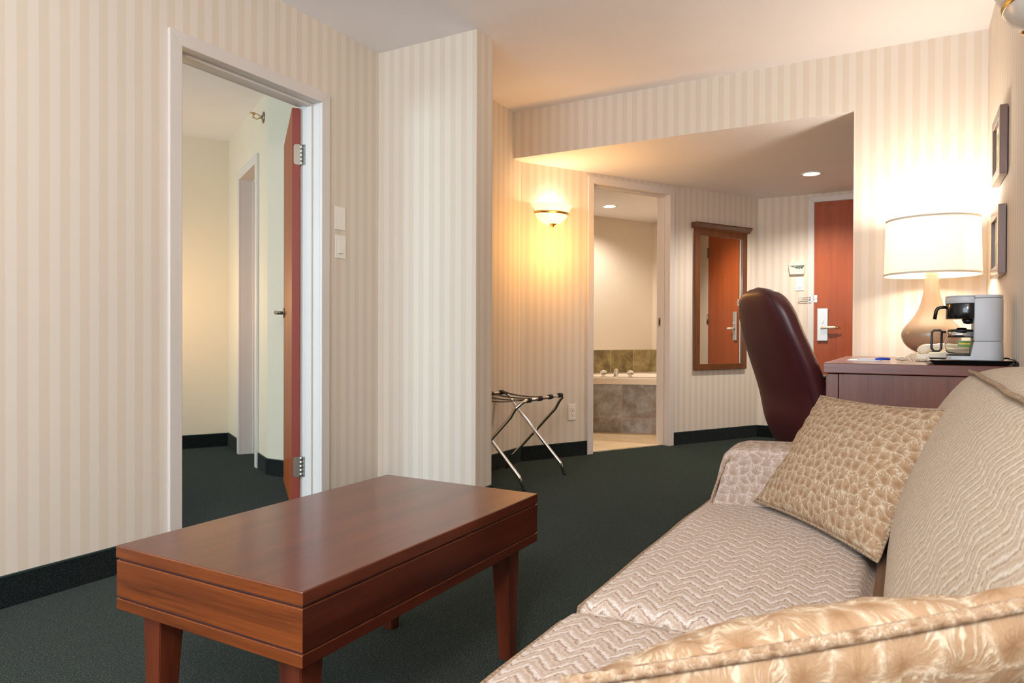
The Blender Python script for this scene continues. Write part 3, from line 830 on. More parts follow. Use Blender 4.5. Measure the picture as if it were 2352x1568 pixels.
# ---- throw pillows
def pillow(name, T1, T2, B1, B2, thick, label, seed, pin=0.06, group=None):
    T1, T2, B1, B2 = map(Vector, (T1, T2, B1, B2)); c = (T1 + T2 + B1 + B2) / 4
    t = root(name, (c.x, c.y, min(B1.z, B2.z) - 0.02), label, 'pillow', group)
    nrm = (T2 - T1).cross(B1 - T1).normalized()
    W_ = (T2 - T1).length; Hh = (B1 - T1).length
    def P(u, v):
        k = 1 - pin * (1 - abs(2 * v - 1) ** 2); k2 = 1 - pin * (1 - abs(2 * u - 1) ** 2)
        uu = 0.5 + (u - 0.5) * k; vv = 0.5 + (v - 0.5) * k2
        return T1.lerp(T2, uu).lerp(B1.lerp(B2, uu), vv)
    def th(u, v):
        a_ = max(0, 1 - (2 * u - 1) ** 2) ** 0.55 * max(0, 1 - (2 * v - 1) ** 2) ** 0.55
        return thick * a_
    n = 40
    def side(sg):
        def f(u, v):
            p = P(u, v) + nrm * sg * th(u, v)
            e = min(u, 1 - u, v, 1 - v)
            rip = 0.0035 * math.exp(-e / 0.10) * (noise.noise(Vector((u * 16 + seed, v * 16, sg))) ) * min(1, e / 0.02)
            return p + nrm * sg * (rip * 2) + 0.003 * Vector(noise.noise_vector(p * 7 + Vector((seed, 0, 0)))) * min(1, e / 0.05)
        return f
    b = MB()
    for sg in (1, -1): b.grid(side(sg), n, n, lambda u, v, sg=sg: (u * W_ + (sg > 0) * 3, (1 - v) * Hh))
    o = obj('cover', b, M_fan_pil, t)
    b = MB(); pts = []
    m = 30
    for i in range(m): pts.append(P(i / m, 0))
    for i in range(m): pts.append(P(1, i / m))
    for i in range(m): pts.append(P(1 - i / m, 1))
    for i in range(m): pts.append(P(0, 1 - i / m))
    b.tube(pts, 0.0036, 8, closed=True); obj('piping', b, M_welt, o)
    return t
pillow('throw_pillow', (-0.205, 2.065, 0.727), (0.080, 1.700, 0.737), (-0.335, 1.850, 0.472), (-0.048, 1.480, 0.466), 0.058,
       'tan fan-patterned throw pillow leaning in the far corner of the sofa by the desk', 1.3)
pillow('throw_pillow', (-0.160, 0.345, 0.698), (0.100, 0.430, 0.775), (-0.285, 0.565, 0.480), (-0.045, 0.640, 0.500), 0.050,
       'tan fan-patterned throw pillow at the bottom edge, in the near corner of the sofa', 5.1)

# ------------------------------------------------------------------ desk and what stands on it
DZ, DX0, DX1, DY0, DY1 = 0.785, -0.297, 0.334, 3.05, 4.245
t = root('writing_desk', (0.02, 3.65, 0), 'reddish brown wooden desk in the corner under the framed pictures', 'desk')
b = MB(); b.box(DX0, DX1, DY0, DY1, DZ - 0.040, DZ, bev=0.003); obj('desktop', b, M_desk, t)
b = MB(); b.box(DX0 + 0.010, DX0 + 0.055, DY0 + 0.012, DY0 + 0.045, 0, DZ - 0.043, bev=0.002); obj('corner_post', b, M_desk_z, t)
b = MB(); b.box(DX0 + 0.010, DX0 + 0.055, DY1 - 0.045, DY1 - 0.012, 0, DZ - 0.043, bev=0.002); obj('corner_post', b, M_desk_z, t)
b = MB(); b.box(DX0 + 0.057, DX1 - 0.004, DY0 + 0.016, DY0 + 0.036, 0.03, DZ - 0.043, bev=0.001); obj('end_panel', b, M_desk_z, t)
b = MB(); b.box(DX0 + 0.057, DX1 - 0.004, DY1 - 0.036, DY1 - 0.016, 0.03, DZ - 0.043, bev=0.001); obj('end_panel', b, M_desk_z, t)
b = MB(); b.box(DX0 + 0.014, DX0 + 0.034, DY0 + 0.046, DY1 - 0.046, DZ - 0.08, DZ - 0.043, bev=0.001); dr = obj('drawer', b, M_desk, t)
b = MB(); b.box(DX1 - 0.02, DX1 - 0.004, DY0 + 0.04, DY1 - 0.04, 0.25, DZ - 0.043); obj('rear_panel', b, M_desk_z, t)
b = MB(); b.tube([(DX0 + 0.014, 3.30, 0.725), (DX0 - 0.002, 3.30, 0.725), (DX0 - 0.002, 3.40, 0.725), (DX0 + 0.014, 3.40, 0.725)], 0.004, 8); obj('handle', b, M_steel, dr)

# table lamp
LP = Vector((0.095, 3.94, DZ))
t = root('table_lamp', LP.to_tuple(), 'lit table lamp with white drum shade and taupe gourd base on the desk', 'lamp')
b = MB(); b.lathe([(0, 0), (0.062, 0), (0.064, 0.012), (0.058, 0.030), (0, 0.030)], LP, 36); obj('foot', b, plain('dark_brown_foot', S(70, 46, 36), 0.4), t)
gp = [(0.055, 0.030), (0.085, 0.042), (0.112, 0.066), (0.127, 0.095), (0.130, 0.120), (0.122, 0.145), (0.100, 0.172), (0.078, 0.198), (0.058, 0.232), (0.044, 0.272), (0.034, 0.320), (0.0285, 0.370), (0.027, 0.440), (0.0, 0.440)]
b = MB(); b.lathe(gp, LP, 48)
a = N('taupe_glaze'); a.set(Base_Color=S(164, 138, 112), Roughness=0.25); obj('body', b, a.m, t, subsurf=1)
b = MB(); b.tube([LP + Vector((0, 0, 0.44)), LP + Vector((0, 0, 0.50))], 0.009, 12); hp = []
for k in range(21):
    an = math.pi * k / 20; hp.append(LP + Vector((0.055 * math.cos(an), 0, 0.47 + 0.175 * math.sin(an) ** 0.8)))
b.tube(hp, 0.002, 6); b.tube([LP + Vector((0, 0, 0.645)), LP + Vector((0, 0, 0.675))], 0.006, 8); obj('harp', b, M_brass, t)
SR = 0.205
a = N('linen_shade'); a.set(Base_Color=S(250, 244, 232), Roughness=0.9)
tr = a.n('ShaderNodeBsdfTranslucent'); tr.inputs[0].default_value = (1.0, 0.97, 0.92, 1); mxs = a.n('ShaderNodeMixShader'); mxs.inputs[0].default_value = 0.42
a.L(a.p.outputs[0], mxs.inputs[1]); a.L(tr.outputs[0], mxs.inputs[2]); a.L(mxs.outputs[0], a.t.nodes['Material Output'].inputs[0])
b = MB(); b.lathe([(SR, 0.402), (SR - 0.008, 0.668)], LP, 64); b.lathe([(SR - 0.0025, 0.402), (SR - 0.0105, 0.668)], LP, 64)
sh = obj('lamp_shade', b, a.m, t, weld=False)
M_strim = plain('shade_trim', S(222, 210, 190), 0.8)
b = MB(); b.lathe([(SR + 0.001, 0.400), (SR + 0.001, 0.410)], LP, 64); obj('shade_trim', b, M_strim, sh)
b = MB(); b.lathe([(SR - 0.007, 0.660), (SR - 0.007, 0.670)], LP, 64); obj('shade_trim', b, M_strim, sh)
b = MB(); b.lathe([(0.0, 0.0), (0.02, 0.004), (0.031, 0.03), (0.028, 0.055), (0.014, 0.085), (0.0, 0.088)], LP + Vector((0, 0, 0.505)), 18); obj('bulb', b, emis('lamp_bulb_glow', (1, 0.80, 0.55, 1), 30), t)
point('table_lamp_light', (LP + Vector((0, 0, 0.625))).to_tuple(), 14.5, WARM2, 0.06)
point('table_lamp_light_low', (LP + Vector((0, 0, 0.50))).to_tuple(), 8, WARM2, 0.035)
bpy.data.objects['bulb'].visible_shadow = True

# tray
TXa, TXb, TYa, TYb = 0.066, 0.333, 3.065, 3.40
t = root('serving_tray', ((TXa + TXb) / 2, (TYa + TYb) / 2, DZ), 'black plastic tray under the coffee maker on the desk', 'tray')
b = MB(); bb = bmesh.new()
o_in = 0.020
def rect(x0, x1, y0, y1, z): return [bb.verts.new(p) for p in ((x0, y0, z), (x1, y0, z), (x1, y1, z), (x0, y1, z))]
r0 = rect(TXa + o_in, TXb - o_in, TYa + o_in, TYb - o_in, DZ + 0.0005); r1 = rect(TXa + .002, TXb - .002, TYa + .002, TYb - .002, DZ + 0.017); r1b = rect(TXa - 0.004, TXb, TYa - 0.003, TYb, DZ + 0.018)
r2 = rect(TXa + 0.006, TXb - 0.006, TYa + 0.006, TYb - 0.006, DZ + 0.020); r3 = rect(TXa + o_in + .003, TXb - o_in - .003, TYa + o_in + .003, TYb - o_in - .003, DZ + 0.0035)
bb.faces.new(r0[::-1]); bb.faces.new(r3)
for P_, Q_ in ((r0, r1), (r1, r1b), (r1b, r2), (r2, r3)):
    for i in range(4): bb.faces.new((P_[i], P_[(i + 1) % 4], Q_[(i + 1) % 4], Q_[i]))
b.add(bb); obj('tray_body', b, M_black, t)

# coffee maker: body at the right, basket and carafe facing left (-x)
CZ = DZ + 0.0035; cy0, cy1 = 3.115, 3.275; cyc = (cy0 + cy1) / 2
t = root('coffee_maker', (0.22, cyc, CZ), 'small white and black drip coffee maker on the black tray', 'coffee maker')
M_cm = plain('pale_grey_plastic', S(190, 192, 196), 0.45)
CT = CZ + 0.258
def dshape(x0, x1, r, n=10, sx=1.0):
    """outline, flat at x0 (left) and rounded at the right"""
    pts = [(x0, cyc - r), ]
    for k in range(n + 1):
        an = -math.pi / 2 + math.pi * k / n; pts.append((x1 - r * 0.62 + r * 0.62 * math.cos(an), cyc + r * math.sin(an)))
    pts.append((x0, cyc + r)); return pts
b = MB()
b.prism(dshape(0.212, 0.309, 0.080), 'z', CZ + 0.085, CT - 0.012, bev=0.004)
obj('water_tank', b, M_cm, t, smooth=True)
b = MB(); bb = bmesh.new()
lo = dshape(0.196, 0.312, 0.081); hi = dshape(0.212, 0.309, 0.080)
vl = [bb.verts.new((p[0], p[1], CZ)) for p in lo]; vh = [bb.verts.new((p[0], p[1], CZ + 0.0845)) for p in hi]
bb.faces.new(vl[::-1]); bb.faces.new(vh)
for i in range(len(vl)): bb.faces.new((vl[i], vl[(i + 1) % len(vl)], vh[(i + 1) % len(vl)], vh[i]))
bmesh.ops.bevel(bb, geom=[e for e in bb.edges if e.calc_face_angle(0) > 0.8], offset=0.003, segments=2, affect='EDGES'); b.add(bb)
obj('base', b, M_cm, t, smooth=True)
b = MB(); b.prism([(0.128, cyc - 0.05), (0.14, cyc - 0.068), (0.17, cy0 + 0.001), (0.215, cy0), (0.215, cy1), (0.17, cy1 - 0.001), (0.14, cyc + 0.068), (0.128, cyc + 0.05)], 'z', CZ, CZ + 0.030, bev=0.004); obj('warming_foot', b, M_cm, t, smooth=True)
b = MB(); b.lathe([(0.0, 0.0), (0.052, 0.0), (0.055, 0.004), (0.0, 0.006)], (0.180, cyc, CZ + 0.030), 30); obj('hot_plate', b, M_black, t)
bc = (0.190, cyc)
def bask(z0, z1, r, mb):
    pts = [(0.2125, cyc - r)]
    for k in range(15):
        an = -math.pi / 2 - math.pi * k / 14; pts.append((bc[0] + r * 0.86 * math.cos(an), cyc + r * math.sin(an)))
    pts.append((0.2125, cyc + r)); mb.prism(pts, 'z', z0, z1, bev=0.002)
b = MB(); bask(CT - 0.030, CT - 0.006, 0.079, b); obj('basket_rim', b, M_cm, t, smooth=True)
b = MB(); bask(CT - 0.006, CT - 0.0005, 0.078, b); b.prism(dshape(0.2130, 0.308, 0.079), 'z', CT - 0.0115, CT, bev=0.003); obj('lid', b, M_cm, t, smooth=True)
b = MB(); bask(CT - 0.088, CT - 0.0305, 0.077, b); fb = obj('filter_basket', b, plain('glossy_black', S(16, 15, 16), 0.12), t, smooth=True)
b = MB(); b.tube([(0.126, cyc, CT - 0.042), (0.108, cyc, CT - 0.042), (0.097, cyc, CT - 0.047), (0.092, cyc, CT - 0.058), (0.088, cyc, CT - 0.088)], 0.0065, 12, ry=1.4); obj('handle', b, M_black, fb)
b = MB(); b.lathe([(0.018, 0.0), (0.022, -0.002), (0.016, -0.016), (0.006, -0.020), (0, -0.020)], (0.198, cyc, CT - 0.088), 16); obj('drip_spout', b, M_black, t)
# carafe
cc = (0.176, cyc, CZ + 0.037)
t2 = root('glass_carafe', cc, 'glass coffee carafe with black handle in the coffee maker', 'carafe')
g = N('clear_glass'); g.set(Base_Color=(0.95, 0.97, 0.95, 1), Roughness=0.02, Transmission_Weight=1.0, IOR=1.35)
b = MB(); b.lathe([(0.0, 0.001), (0.040, 0.001), (0.050, 0.008), (0.056, 0.030), (0.055, 0.050), (0.046, 0.068), (0.044, 0.078), (0.0425, 0.078), (0.044, 0.067), (0.053, 0.049), (0.054, 0.030), (0.048, 0.010), (0.038, 0.0035), (0.0, 0.0035)], cc, 40); obj('jug', b, g.m, t2)
b = MB(); b.lathe([(0.047, 0.062), (0.0475, 0.084), (0.045, 0.084), (0.0445, 0.062), (0.047, 0.062)], cc, 40); obj('neck_band', b, M_chrome, t2)
b = MB(); b.lathe([(0.0, 0.084), (0.046, 0.084), (0.044, 0.092), (0.018, 0.094), (0.016, 0.099), (0, 0.1)], cc, 30); obj('lid', b, M_black, t2)
b = MB(); hx = cc[0]
b.tube([(hx - 0.050, cyc, cc[2] + 0.083), (hx - 0.064, cyc, cc[2] + 0.084), (hx - 0.070, cyc, cc[2] + 0.090), (hx - 0.090, cyc, cc[2] + 0.090), (hx - 0.097, cyc, cc[2] + 0.082), (hx - 0.098, cyc, cc[2] + 0.02), (hx - 0.090, cyc, cc[2] + 0.010), (hx - 0.072, cyc, cc[2] + 0.010), (hx - 0.066, cyc, cc[2] + 0.018), (hx - 0.064, cyc, cc[2] + 0.080)], 0.0045, 10, ry=1.5); obj('handle', b, M_black, t2)
b = MB()
bm_ = MB(); bm_.lathe([(0.0562, 0.026), (0.0566, 0.050)], cc, 8, a0=math.radians(255), a1=math.radians(300))
lb = obj('label_sticker', bm_, plain('green_label', S(92, 132, 70), 0.5), t2)
bm_ = MB(); bm_.lathe([(0.0569, 0.036), (0.0571, 0.041)], cc, 8, a0=math.radians(258), a1=math.radians(297)); obj('label_stripe', bm_, plain('yellow_stripe', S(232, 190, 70), 0.5), lb)
# power cord hanging over the desk edge at the wall
b = MB(); b.tube([(0.306, cyc + .02, CZ + 0.020), (0.322, cyc + .02, CZ + 0.022), (0.334, cyc - .03, CZ + 0.020), (0.336, DY0 - 0.01, CZ + 0.008), (0.336, DY0 - 0.014, DZ - 0.02), (0.336, DY0 - 0.012, 0.55), (0.336, DY0 - 0.01, 0.36), (0.336, DY0 - 0.01, 0.30)], 0.0035, 8)
tag(obj('power_cord', b, M_black), 'black power cord of the coffee maker running down the wall', 'cord')

# telephone
t = root('telephone', (0.11, 3.55, DZ), 'cream corded telephone lying on the desk behind the carafe', 'telephone', rot=0)
M_tel = plain('cream_phone_plastic', S(236, 224, 200), 0.4)
px0, px1, py0, py1 = 0.035, 0.235, 3.46, 3.66
b = MB(); b.prism([(px0, DZ + 0.004), (px0 + 0.015, DZ + 0.0005), (px1, DZ + 0.0005), (px1, DZ + 0.045), (px1 - 0.03, DZ + 0.052), (px0 + 0.05, DZ + 0.036), (px0 - 0.006, DZ + 0.030), (px0 - 0.008, DZ + 0.018)], 'y', py0, py1, bev=0.004, seg=3); obj('base', b, M_tel, t)
b = MB(); b.box(px0 + 0.06, px1 - 0.02, py0 + 0.10, py1 - 0.02, DZ + 0.038, DZ + 0.0535, bev=0.002); obj('keypad', b, M_ivory, t)
b = MB(); hs = []
for k in range(17):
    f_ = k / 16; x = px0 + 0.195 * f_; hs.append((x, py0 + 0.045, DZ + 0.040 + 0.026 * math.sin(math.pi * f_) ** 0.8))
b.tube(hs, [0.010, 0.019, 0.021, 0.020, 0.016] + [0.0125] * 7 + [0.016, 0.020, 0.021, 0.019, 0.010], 14, ry=1.15); obj('handset', b, M_tel, t)
b = MB(); pts = []
ctr = [Vector(p) for p in ((px0 + 0.0, py0 + 0.03, DZ + 0.034), (px0 - 0.03, py0 + 0.0, DZ + 0.024), (px0 - 0.055, py0 - 0.02, DZ + 0.009), (px0 - 0.078, py0 - 0.05, DZ + 0.013), (px0 - 0.060, py0 - 0.075, DZ + 0.013), (px0 - 0.035, py0 - 0.05, DZ + 0.010), (px0 + 0.01, py0 - 0.04, DZ + 0.009), (px0 + 0.03, py0 - 0.03, DZ + 0.009))]
nn = 34 * 8
for k in range(nn):
    f_ = k / (nn - 1) * (len(ctr) - 1); i = min(int(f_), len(ctr) - 2); fr = f_ - i
    p0_, p1_, p2_, p3_ = ctr[max(i - 1, 0)], ctr[i], ctr[i + 1], ctr[min(i + 2, len(ctr) - 1)]
    c_ = 0.5 * ((2 * p1_) + (p2_ - p0_) * fr + (2 * p0_ - 5 * p1_ + 4 * p2_ - p3_) * fr ** 2 + (-p0_ + 3 * p1_ - 3 * p2_ + p3_) * fr ** 3)
    d_ = (p2_ - p1_).normalized(); s1 = d_.cross(Vector((0, 0, 1))).normalized(); s2 = s1.cross(d_)
    an = k * 2 * math.pi / 8; pts.append(c_ + 0.0055 * (math.cos(an) * s1 + math.sin(an) * s2))
b.tube(pts, 0.0019, 6); obj('coiled_cord', b, M_tel, t)

# notepad and pen
b = MB(frame_m((-0.17, 3.50, 0), (1, 0.0))); b.box(-0.065, 0.065, -0.09, 0.09, DZ + 0.0003, DZ + 0.0035); tag(obj('notepad', b, plain('paper', S(238, 238, 240), 0.7)), 'thin white notepad lying on the desk under the blue pen', 'notepad')
t = root('ballpoint_pen', (-0.12, 3.43, DZ + 0.0035), 'clear ballpoint pen with a blue cap lying on the white notepad', 'pen', rot=0.15)
def loc_tube(pts, r, **k):
    bb_ = MB(); bb_.tube(pts, r, 10, **k); return bb_
obj('barrel', loc_tube([(-0.075, 0, 0.0045), (0.0, 0, 0.0045)], 0.0038), plain('clear_barrel', S(226, 226, 234), 0.2), t, local=True)
cp = obj('cap', loc_tube([(-0.005, 0, 0.0045), (0.052, 0, 0.0045)], 0.0046), plain('blue_plastic', S(30, 70, 190), 0.35), t, local=True)
obj('clip', loc_tube([(0.048, 0, 0.0095), (0.008, 0, 0.0105)], 0.0016), bpy.data.materials['blue_plastic'], cp, local=True)

# ------------------------------------------------------------------ office chair (built locally, faces +y, then turned)
t = root('office_chair', (-0.292, 3.69, 0), 'oxblood leather office chair with high tilted back at the desk', 'chair', rot=math.radians(-51))
def backrest():
    b = MB(); lean = math.radians(22)
    Z0, Z1 = 0.25, 1.122
    nv, nu = 40, 40
    def f(u, v):
        z = Z0 + (Z1 - Z0) * v
        # half width and half thickness along the height
        e = 1 - v
        w_ = 0.228 + 0.026 * math.sin(math.pi * min(1, v * 1.1)) - 0.045 * max(0, (v - 0.55) / 0.45) ** 1.5; 
        top = max(0.0, (v - 0.82) / 0.18); w_ *= (1 - top ** 3.0) ** 0.5 if top < 1 else 0
        bot = max(0.0, (0.12 - v) / 0.12); w_ *= (1 - bot ** 2.5) ** 0.4 if bot < 1 else 0
        th = 0.072 - 0.012 * v; th += 0.010 * math.exp(-((v - 0.28) / 0.12) ** 2)
        th *= (1 - top ** 4) ** 0.5 if top < 1 else 0; th *= (1 - bot ** 3) ** 0.5 if bot < 1 else 0
        an = 2 * math.pi * u; ca, sa = math.cos(an), math.sin(an)
        ex = 0.55
        x = w_ * math.copysign(abs(ca) ** ex, ca); y = th * math.copysign(abs(sa) ** 0.75, sa)
        # rear surface slightly swept, spine curve
        yc = -0.0698 - math.tan(lean) * (z - 0.73) - 0.02 * math.sin(math.pi * v) * 0 + 0.045 * math.exp(-((v - 0.22) / 0.16) ** 2) * -0.6 - 0.018 * max(0, (v - .75) / .25) * -1
        return (x, y + yc - 0.205, z)
    b.grid(f, nu, nv, closeu=True); return b, f
b, bf = backrest(); bk = obj('backrest', b, M_leather, t, local=True, subsurf=1)
for su in (0.895,):
    b = MB(); pts = [Vector(bf(su if k else su, 0.05 + 0.93 * k / 40)) for k in range(41)]
    cen = [Vector((0, bf(0, 0.05 + 0.93 * k / 40)[1], p.z)) for k, p in enumerate(pts)]
    b.tube([p + (p - c_).normalized() * 0.0003 for p, c_ in zip(pts, cen)], 0.0018, 6); obj('seam', b, plain('dark_seam_%d' % int(su * 100), S(26, 9, 12), 0.6), bk, local=True)
b = MB(); rounded(b, -0.245, 0.245, -0.19, 0.27, 0.42, 0.52, 0.045, crown=(0, 0.01, 0.015), n=(18, 18, 6)); obj('seat', b, M_leather, t, local=True)
for sx in (-1, 1):
    b = MB(); x = 0.275 * sx
    b.tube([(0.235 * sx, 0.12, 0.44), (x, 0.10, 0.46), (x, 0.07, 0.56), (x, 0.09, 0.655), (x, 0.06, 0.672)], 0.014, 10, ry=1.6)
    b.tube([(0.235 * sx, -0.10, 0.44), (x, -0.12, 0.46), (x, -0.155, 0.56), (x, -0.16, 0.655), (x, -0.11, 0.672)], 0.014, 10, ry=1.6)
    ar = obj('armrest', b, M_black, t, local=True)
    b = MB(); rounded(b, x - 0.028, x + 0.028, -0.175, 0.13, 0.662, 0.692, 0.012, n=(6, 12, 4)); obj('arm_pad', b, M_black, ar, local=True)
b = MB(); b.box(-0.09, 0.09, -0.10, 0.10, 0.385, 0.425, bev=0.006); b.box(-0.03, 0.03, -0.22, -0.08, 0.385, 0.40, bev=0.003); obj('tilt_mechanism', b, M_black, t, local=True)
b = MB(); b.tube([(0, 0, 0.10), (0, 0, 0.25)], 0.028, 16); b.tube([(0, 0, 0.25), (0, 0, 0.39)], 0.014, 12); obj('gas_column', b, M_black, t, local=True)
b = MB()
for k in range(5):
    an = 2 * math.pi * k / 5 + 0.3; d_ = Vector((math.cos(an), math.sin(an), 0)); b.tube([d_ * 0.02 + Vector((0, 0, 0.11)), d_ * 0.16 + Vector((0, 0, 0.098)), d_ * 0.285 + Vector((0, 0, 0.078))], [0.026, 0.020, 0.015], 10)
obj('star_base', b, M_black, t, local=True)
for k in range(5):
    an = 2 * math.pi * k / 5 + 0.3; d_ = Vector((math.cos(an), math.sin(an), 0)); sd = Vector((-d_.y, d_.x, 0)); c_ = d_ * 0.285 + Vector((0, 0, 0.027))
    b = MB()
    for q in (-1, 1): b.tube([c_ + sd * 0.008 * q, c_ + sd * 0.026 * q], 0.0265, 16)
    b.tube([c_, c_ + Vector((0, 0, 0.055))], 0.007, 8); obj('caster', b, M_black, t, local=True)

# ------------------------------------------------------------------ luggage rack
t = root('luggage_rack', (-2.135, 3.815, 0), 'folding chrome luggage rack with black straps beside the alcove wall', 'luggage rack')
hw_, hl, rh = 0.215, 0.295, 0.515
def uframe(sg, nm):
    b = MB(); pts = []
    yl = hl if sg > 0 else hl - 0.022
    def leg(y): return [Vector((-sg * hw_, y, 0.012)), Vector((-sg * (hw_ - 0.03), y, 0.08)), Vector((sg * (hw_ - 0.075), y, rh - 0.095))]
    L1 = leg(-yl); L2 = leg(yl)
    cor1 = [Vector((sg * (hw_ - 0.045), -yl + 0.002, rh - 0.045)), Vector((sg * (hw_ - 0.012), -yl + 0.018, rh - 0.012)), Vector((sg * hw_, -yl + 0.05, rh))]
    cor2 = [Vector((sg * hw_, yl - 0.05, rh)), Vector((sg * (hw_ - 0.012), yl - 0.018, rh - 0.012)), Vector((sg * (hw_ - 0.045), yl - 0.002, rh - 0.045))]
    b.tube(L1 + cor1 + [Vector((sg * hw_, 0, rh))] + cor2 + L2[::-1], 0.0105, 12)
    o = obj(nm, b, M_chrome, t, local=True)
    for y in (-yl, yl):
        b = MB(); b.tube([Vector((-sg * hw_ - sg * 0.004, y, 0.0)), Vector((-sg * (hw_ + 0.001), y, 0.013))], 0.0118, 12); obj('foot_cap', b, M_rubber, o, local=True)
uframe(1, 'tube_frame'); uframe(-1, 'tube_frame')
for y in (-0.215, -0.075, 0.065, 0.205):
    b = MB(); n = 14; top = []
    for sg2, r_ in ((0, 0.0128),):
        up_, lo_ = [], []
        for k in range(n + 1):
            f_ = k / n; x = -hw_ + 2 * hw_ * f_; z = rh + 0.0135 - 0.030 * math.sin(math.pi * f_) ** 0.7
            up_.append((x, z))
        pts = up_ + [(hw_ + 0.0135, rh), (hw_, rh - 0.0135), (hw_ - 0.0135, rh - 0.002)] + [(x, z - 0.003) for x, z in up_[::-1]][2:-2] + [(-hw_ + 0.0135, rh - 0.002), (-hw_, rh - 0.0135), (-hw_ - 0.0135, rh)]
    b.prism(pts, 'y', y - 0.021, y + 0.021)
    for sg2 in (-1, 1): b.tube([(sg2 * hw_, y - 0.0215, rh), (sg2 * hw_, y + 0.0215, rh)], 0.0148, 14)
    obj('strap', b, M_rubber, t, local=True)
for y in (-1, 1):
    b = MB(); b.tube([(0, y * (hl - 0.034), rh * 0.5), (0, y * (hl + 0.012), rh * 0.5)], 0.006, 10); obj('pivot_bolt', b, M_steel, t, local=True)

# ------------------------------------------------------------------ wall sconces
def sconce(loc, nrm, lit, label):
    nrm = Vector(nrm).normalized(); d = Vector((-nrm.y, nrm.x, 0))     # local x along the wall
    ang = math.atan2(nrm.y, nrm.x) - math.pi / 2
    t = root('wall_sconce', loc, label, 'sconce', 'bowl sconces', rot=ang)  # local +y = out of the wall
    prof = [(0.171, 0.150), (0.160, 0.132), (0.146, 0.112), (0.141, 0.096)]
    if lit: gm = emis('lit_alabaster_glass', (1.0, 0.84, 0.58, 1), 0.6, S(255, 240, 214))
    else: gm = plain('unlit_alabaster_glass', S(214, 204, 192), 0.25)
    def half(p, mb, sy=0.72): mb.lathe(p, (0, 0.002, 0), 28, a0=0, a1=math.pi, sy=sy)
    b = MB(); half([(0.171, 0.150), (0.168, 0.1455), (0.156, 0.128), (0.143, 0.110), (0.140, 0.098), (0.137, 0.098), (0.140, 0.111), (0.152, 0.129), (0.165, 0.1495), (0.171, 0.150)], b); sh_ = obj('glass_bowl', b, gm, t, local=True)
    b = MB(); half([(0.134, 0.084), (0.122, 0.062), (0.098, 0.038), (0.062, 0.018), (0.028, 0.010), (0.0001, 0.009)], b); obj('lower_glass', b, gm, t, local=True)
    b = MB(); half([(0.141, 0.098), (0.1435, 0.094), (0.141, 0.0895), (0.137, 0.088), (0.139, 0.0835), (0.134, 0.081), (0.128, 0.084), (0.133, 0.098), (0.141, 0.098)], b); obj('brass_band', b, M_brass, t, local=True)
    b = MB(); b.lathe([(0.0, -0.010), (0.006, -0.009), (0.008, -0.003), (0.013, 0.003), (0.026, 0.009), (0.027, 0.013), (0.0, 0.013)], (0, 0.03, 0), 16); obj('finial', b, M_brass, t, local=True)
    b = MB(); b.box(-0.06, 0.06, 0.0005, 0.012, 0.03, 0.125, bev=0.004); obj('wall_plate', b, M_brass, t, local=True)
    return t
sl = A0 + AD * 0.258
sconce((sl.x, sl.y, 1.686), AN, True, 'lit glass bowl sconce with brass band on the angled wall')
pl = sl + AN * 0.085
point('sconce_light', (pl.x, pl.y, 1.825), 1.8, WARM, 0.03)
pl2 = sl + AN * 0.30
point('sconce_glow', (pl2.x, pl2.y, 1.52), 10.5, (1.0, 0.50, 0.14), 0.09)
sconce((RX, 2.57, 1.782), (-1, 0, 0), False, 'unlit glass bowl sconce with brass band at the top right edge')

# ------------------------------------------------------------------ mirror
t = root('wall_mirror', tuple(A0 + AD * 2.0 + Vector((0, 0, 0.61))), 'tall narrow mirror in a brown wooden frame with crown moulding', 'mirror')
s0, s1, z0, z1 = 1.700, 2.330, 0.610, 1.800
b = MB(AM); b.box(s0, s0 + 0.055, 0.001, 0.028, z0, z1, bev=0.003); b.box(s1 - 0.055, s1, 0.001, 0.028, z0, z1, bev=0.003); b.box(s0 + 0.055, s1 - 0.055, 0.001, 0.028, z0, z0 + 0.050, bev=0.002); b.box(s0 + 0.055, s1 - 0.055, 0.001, 0.028, z1 - 0.060, z1, bev=0.002)
obj('frame', b, M_frame, t)
b = MB(AM); b.prism([(0.001, z1 - 0.005), (0.032, z1 - 0.005), (0.036, z1 + 0.006), (0.045, z1 + 0.014), (0.058, z1 + 0.028), (0.062, z1 + 0.030), (0.062, z1 + 0.040), (0.001, z1 + 0.040)], 'x', s0 - 0.028, s1 + 0.028, bev=0.0015); obj('crown', b, M_frame, t)
b = MB(AM); b.box(s0 + 0.05, s1 - 0.05, 0.004, 0.014, z0 + 0.045, z1 - 0.055); obj('mirror_glass', b, M_mirror, t)

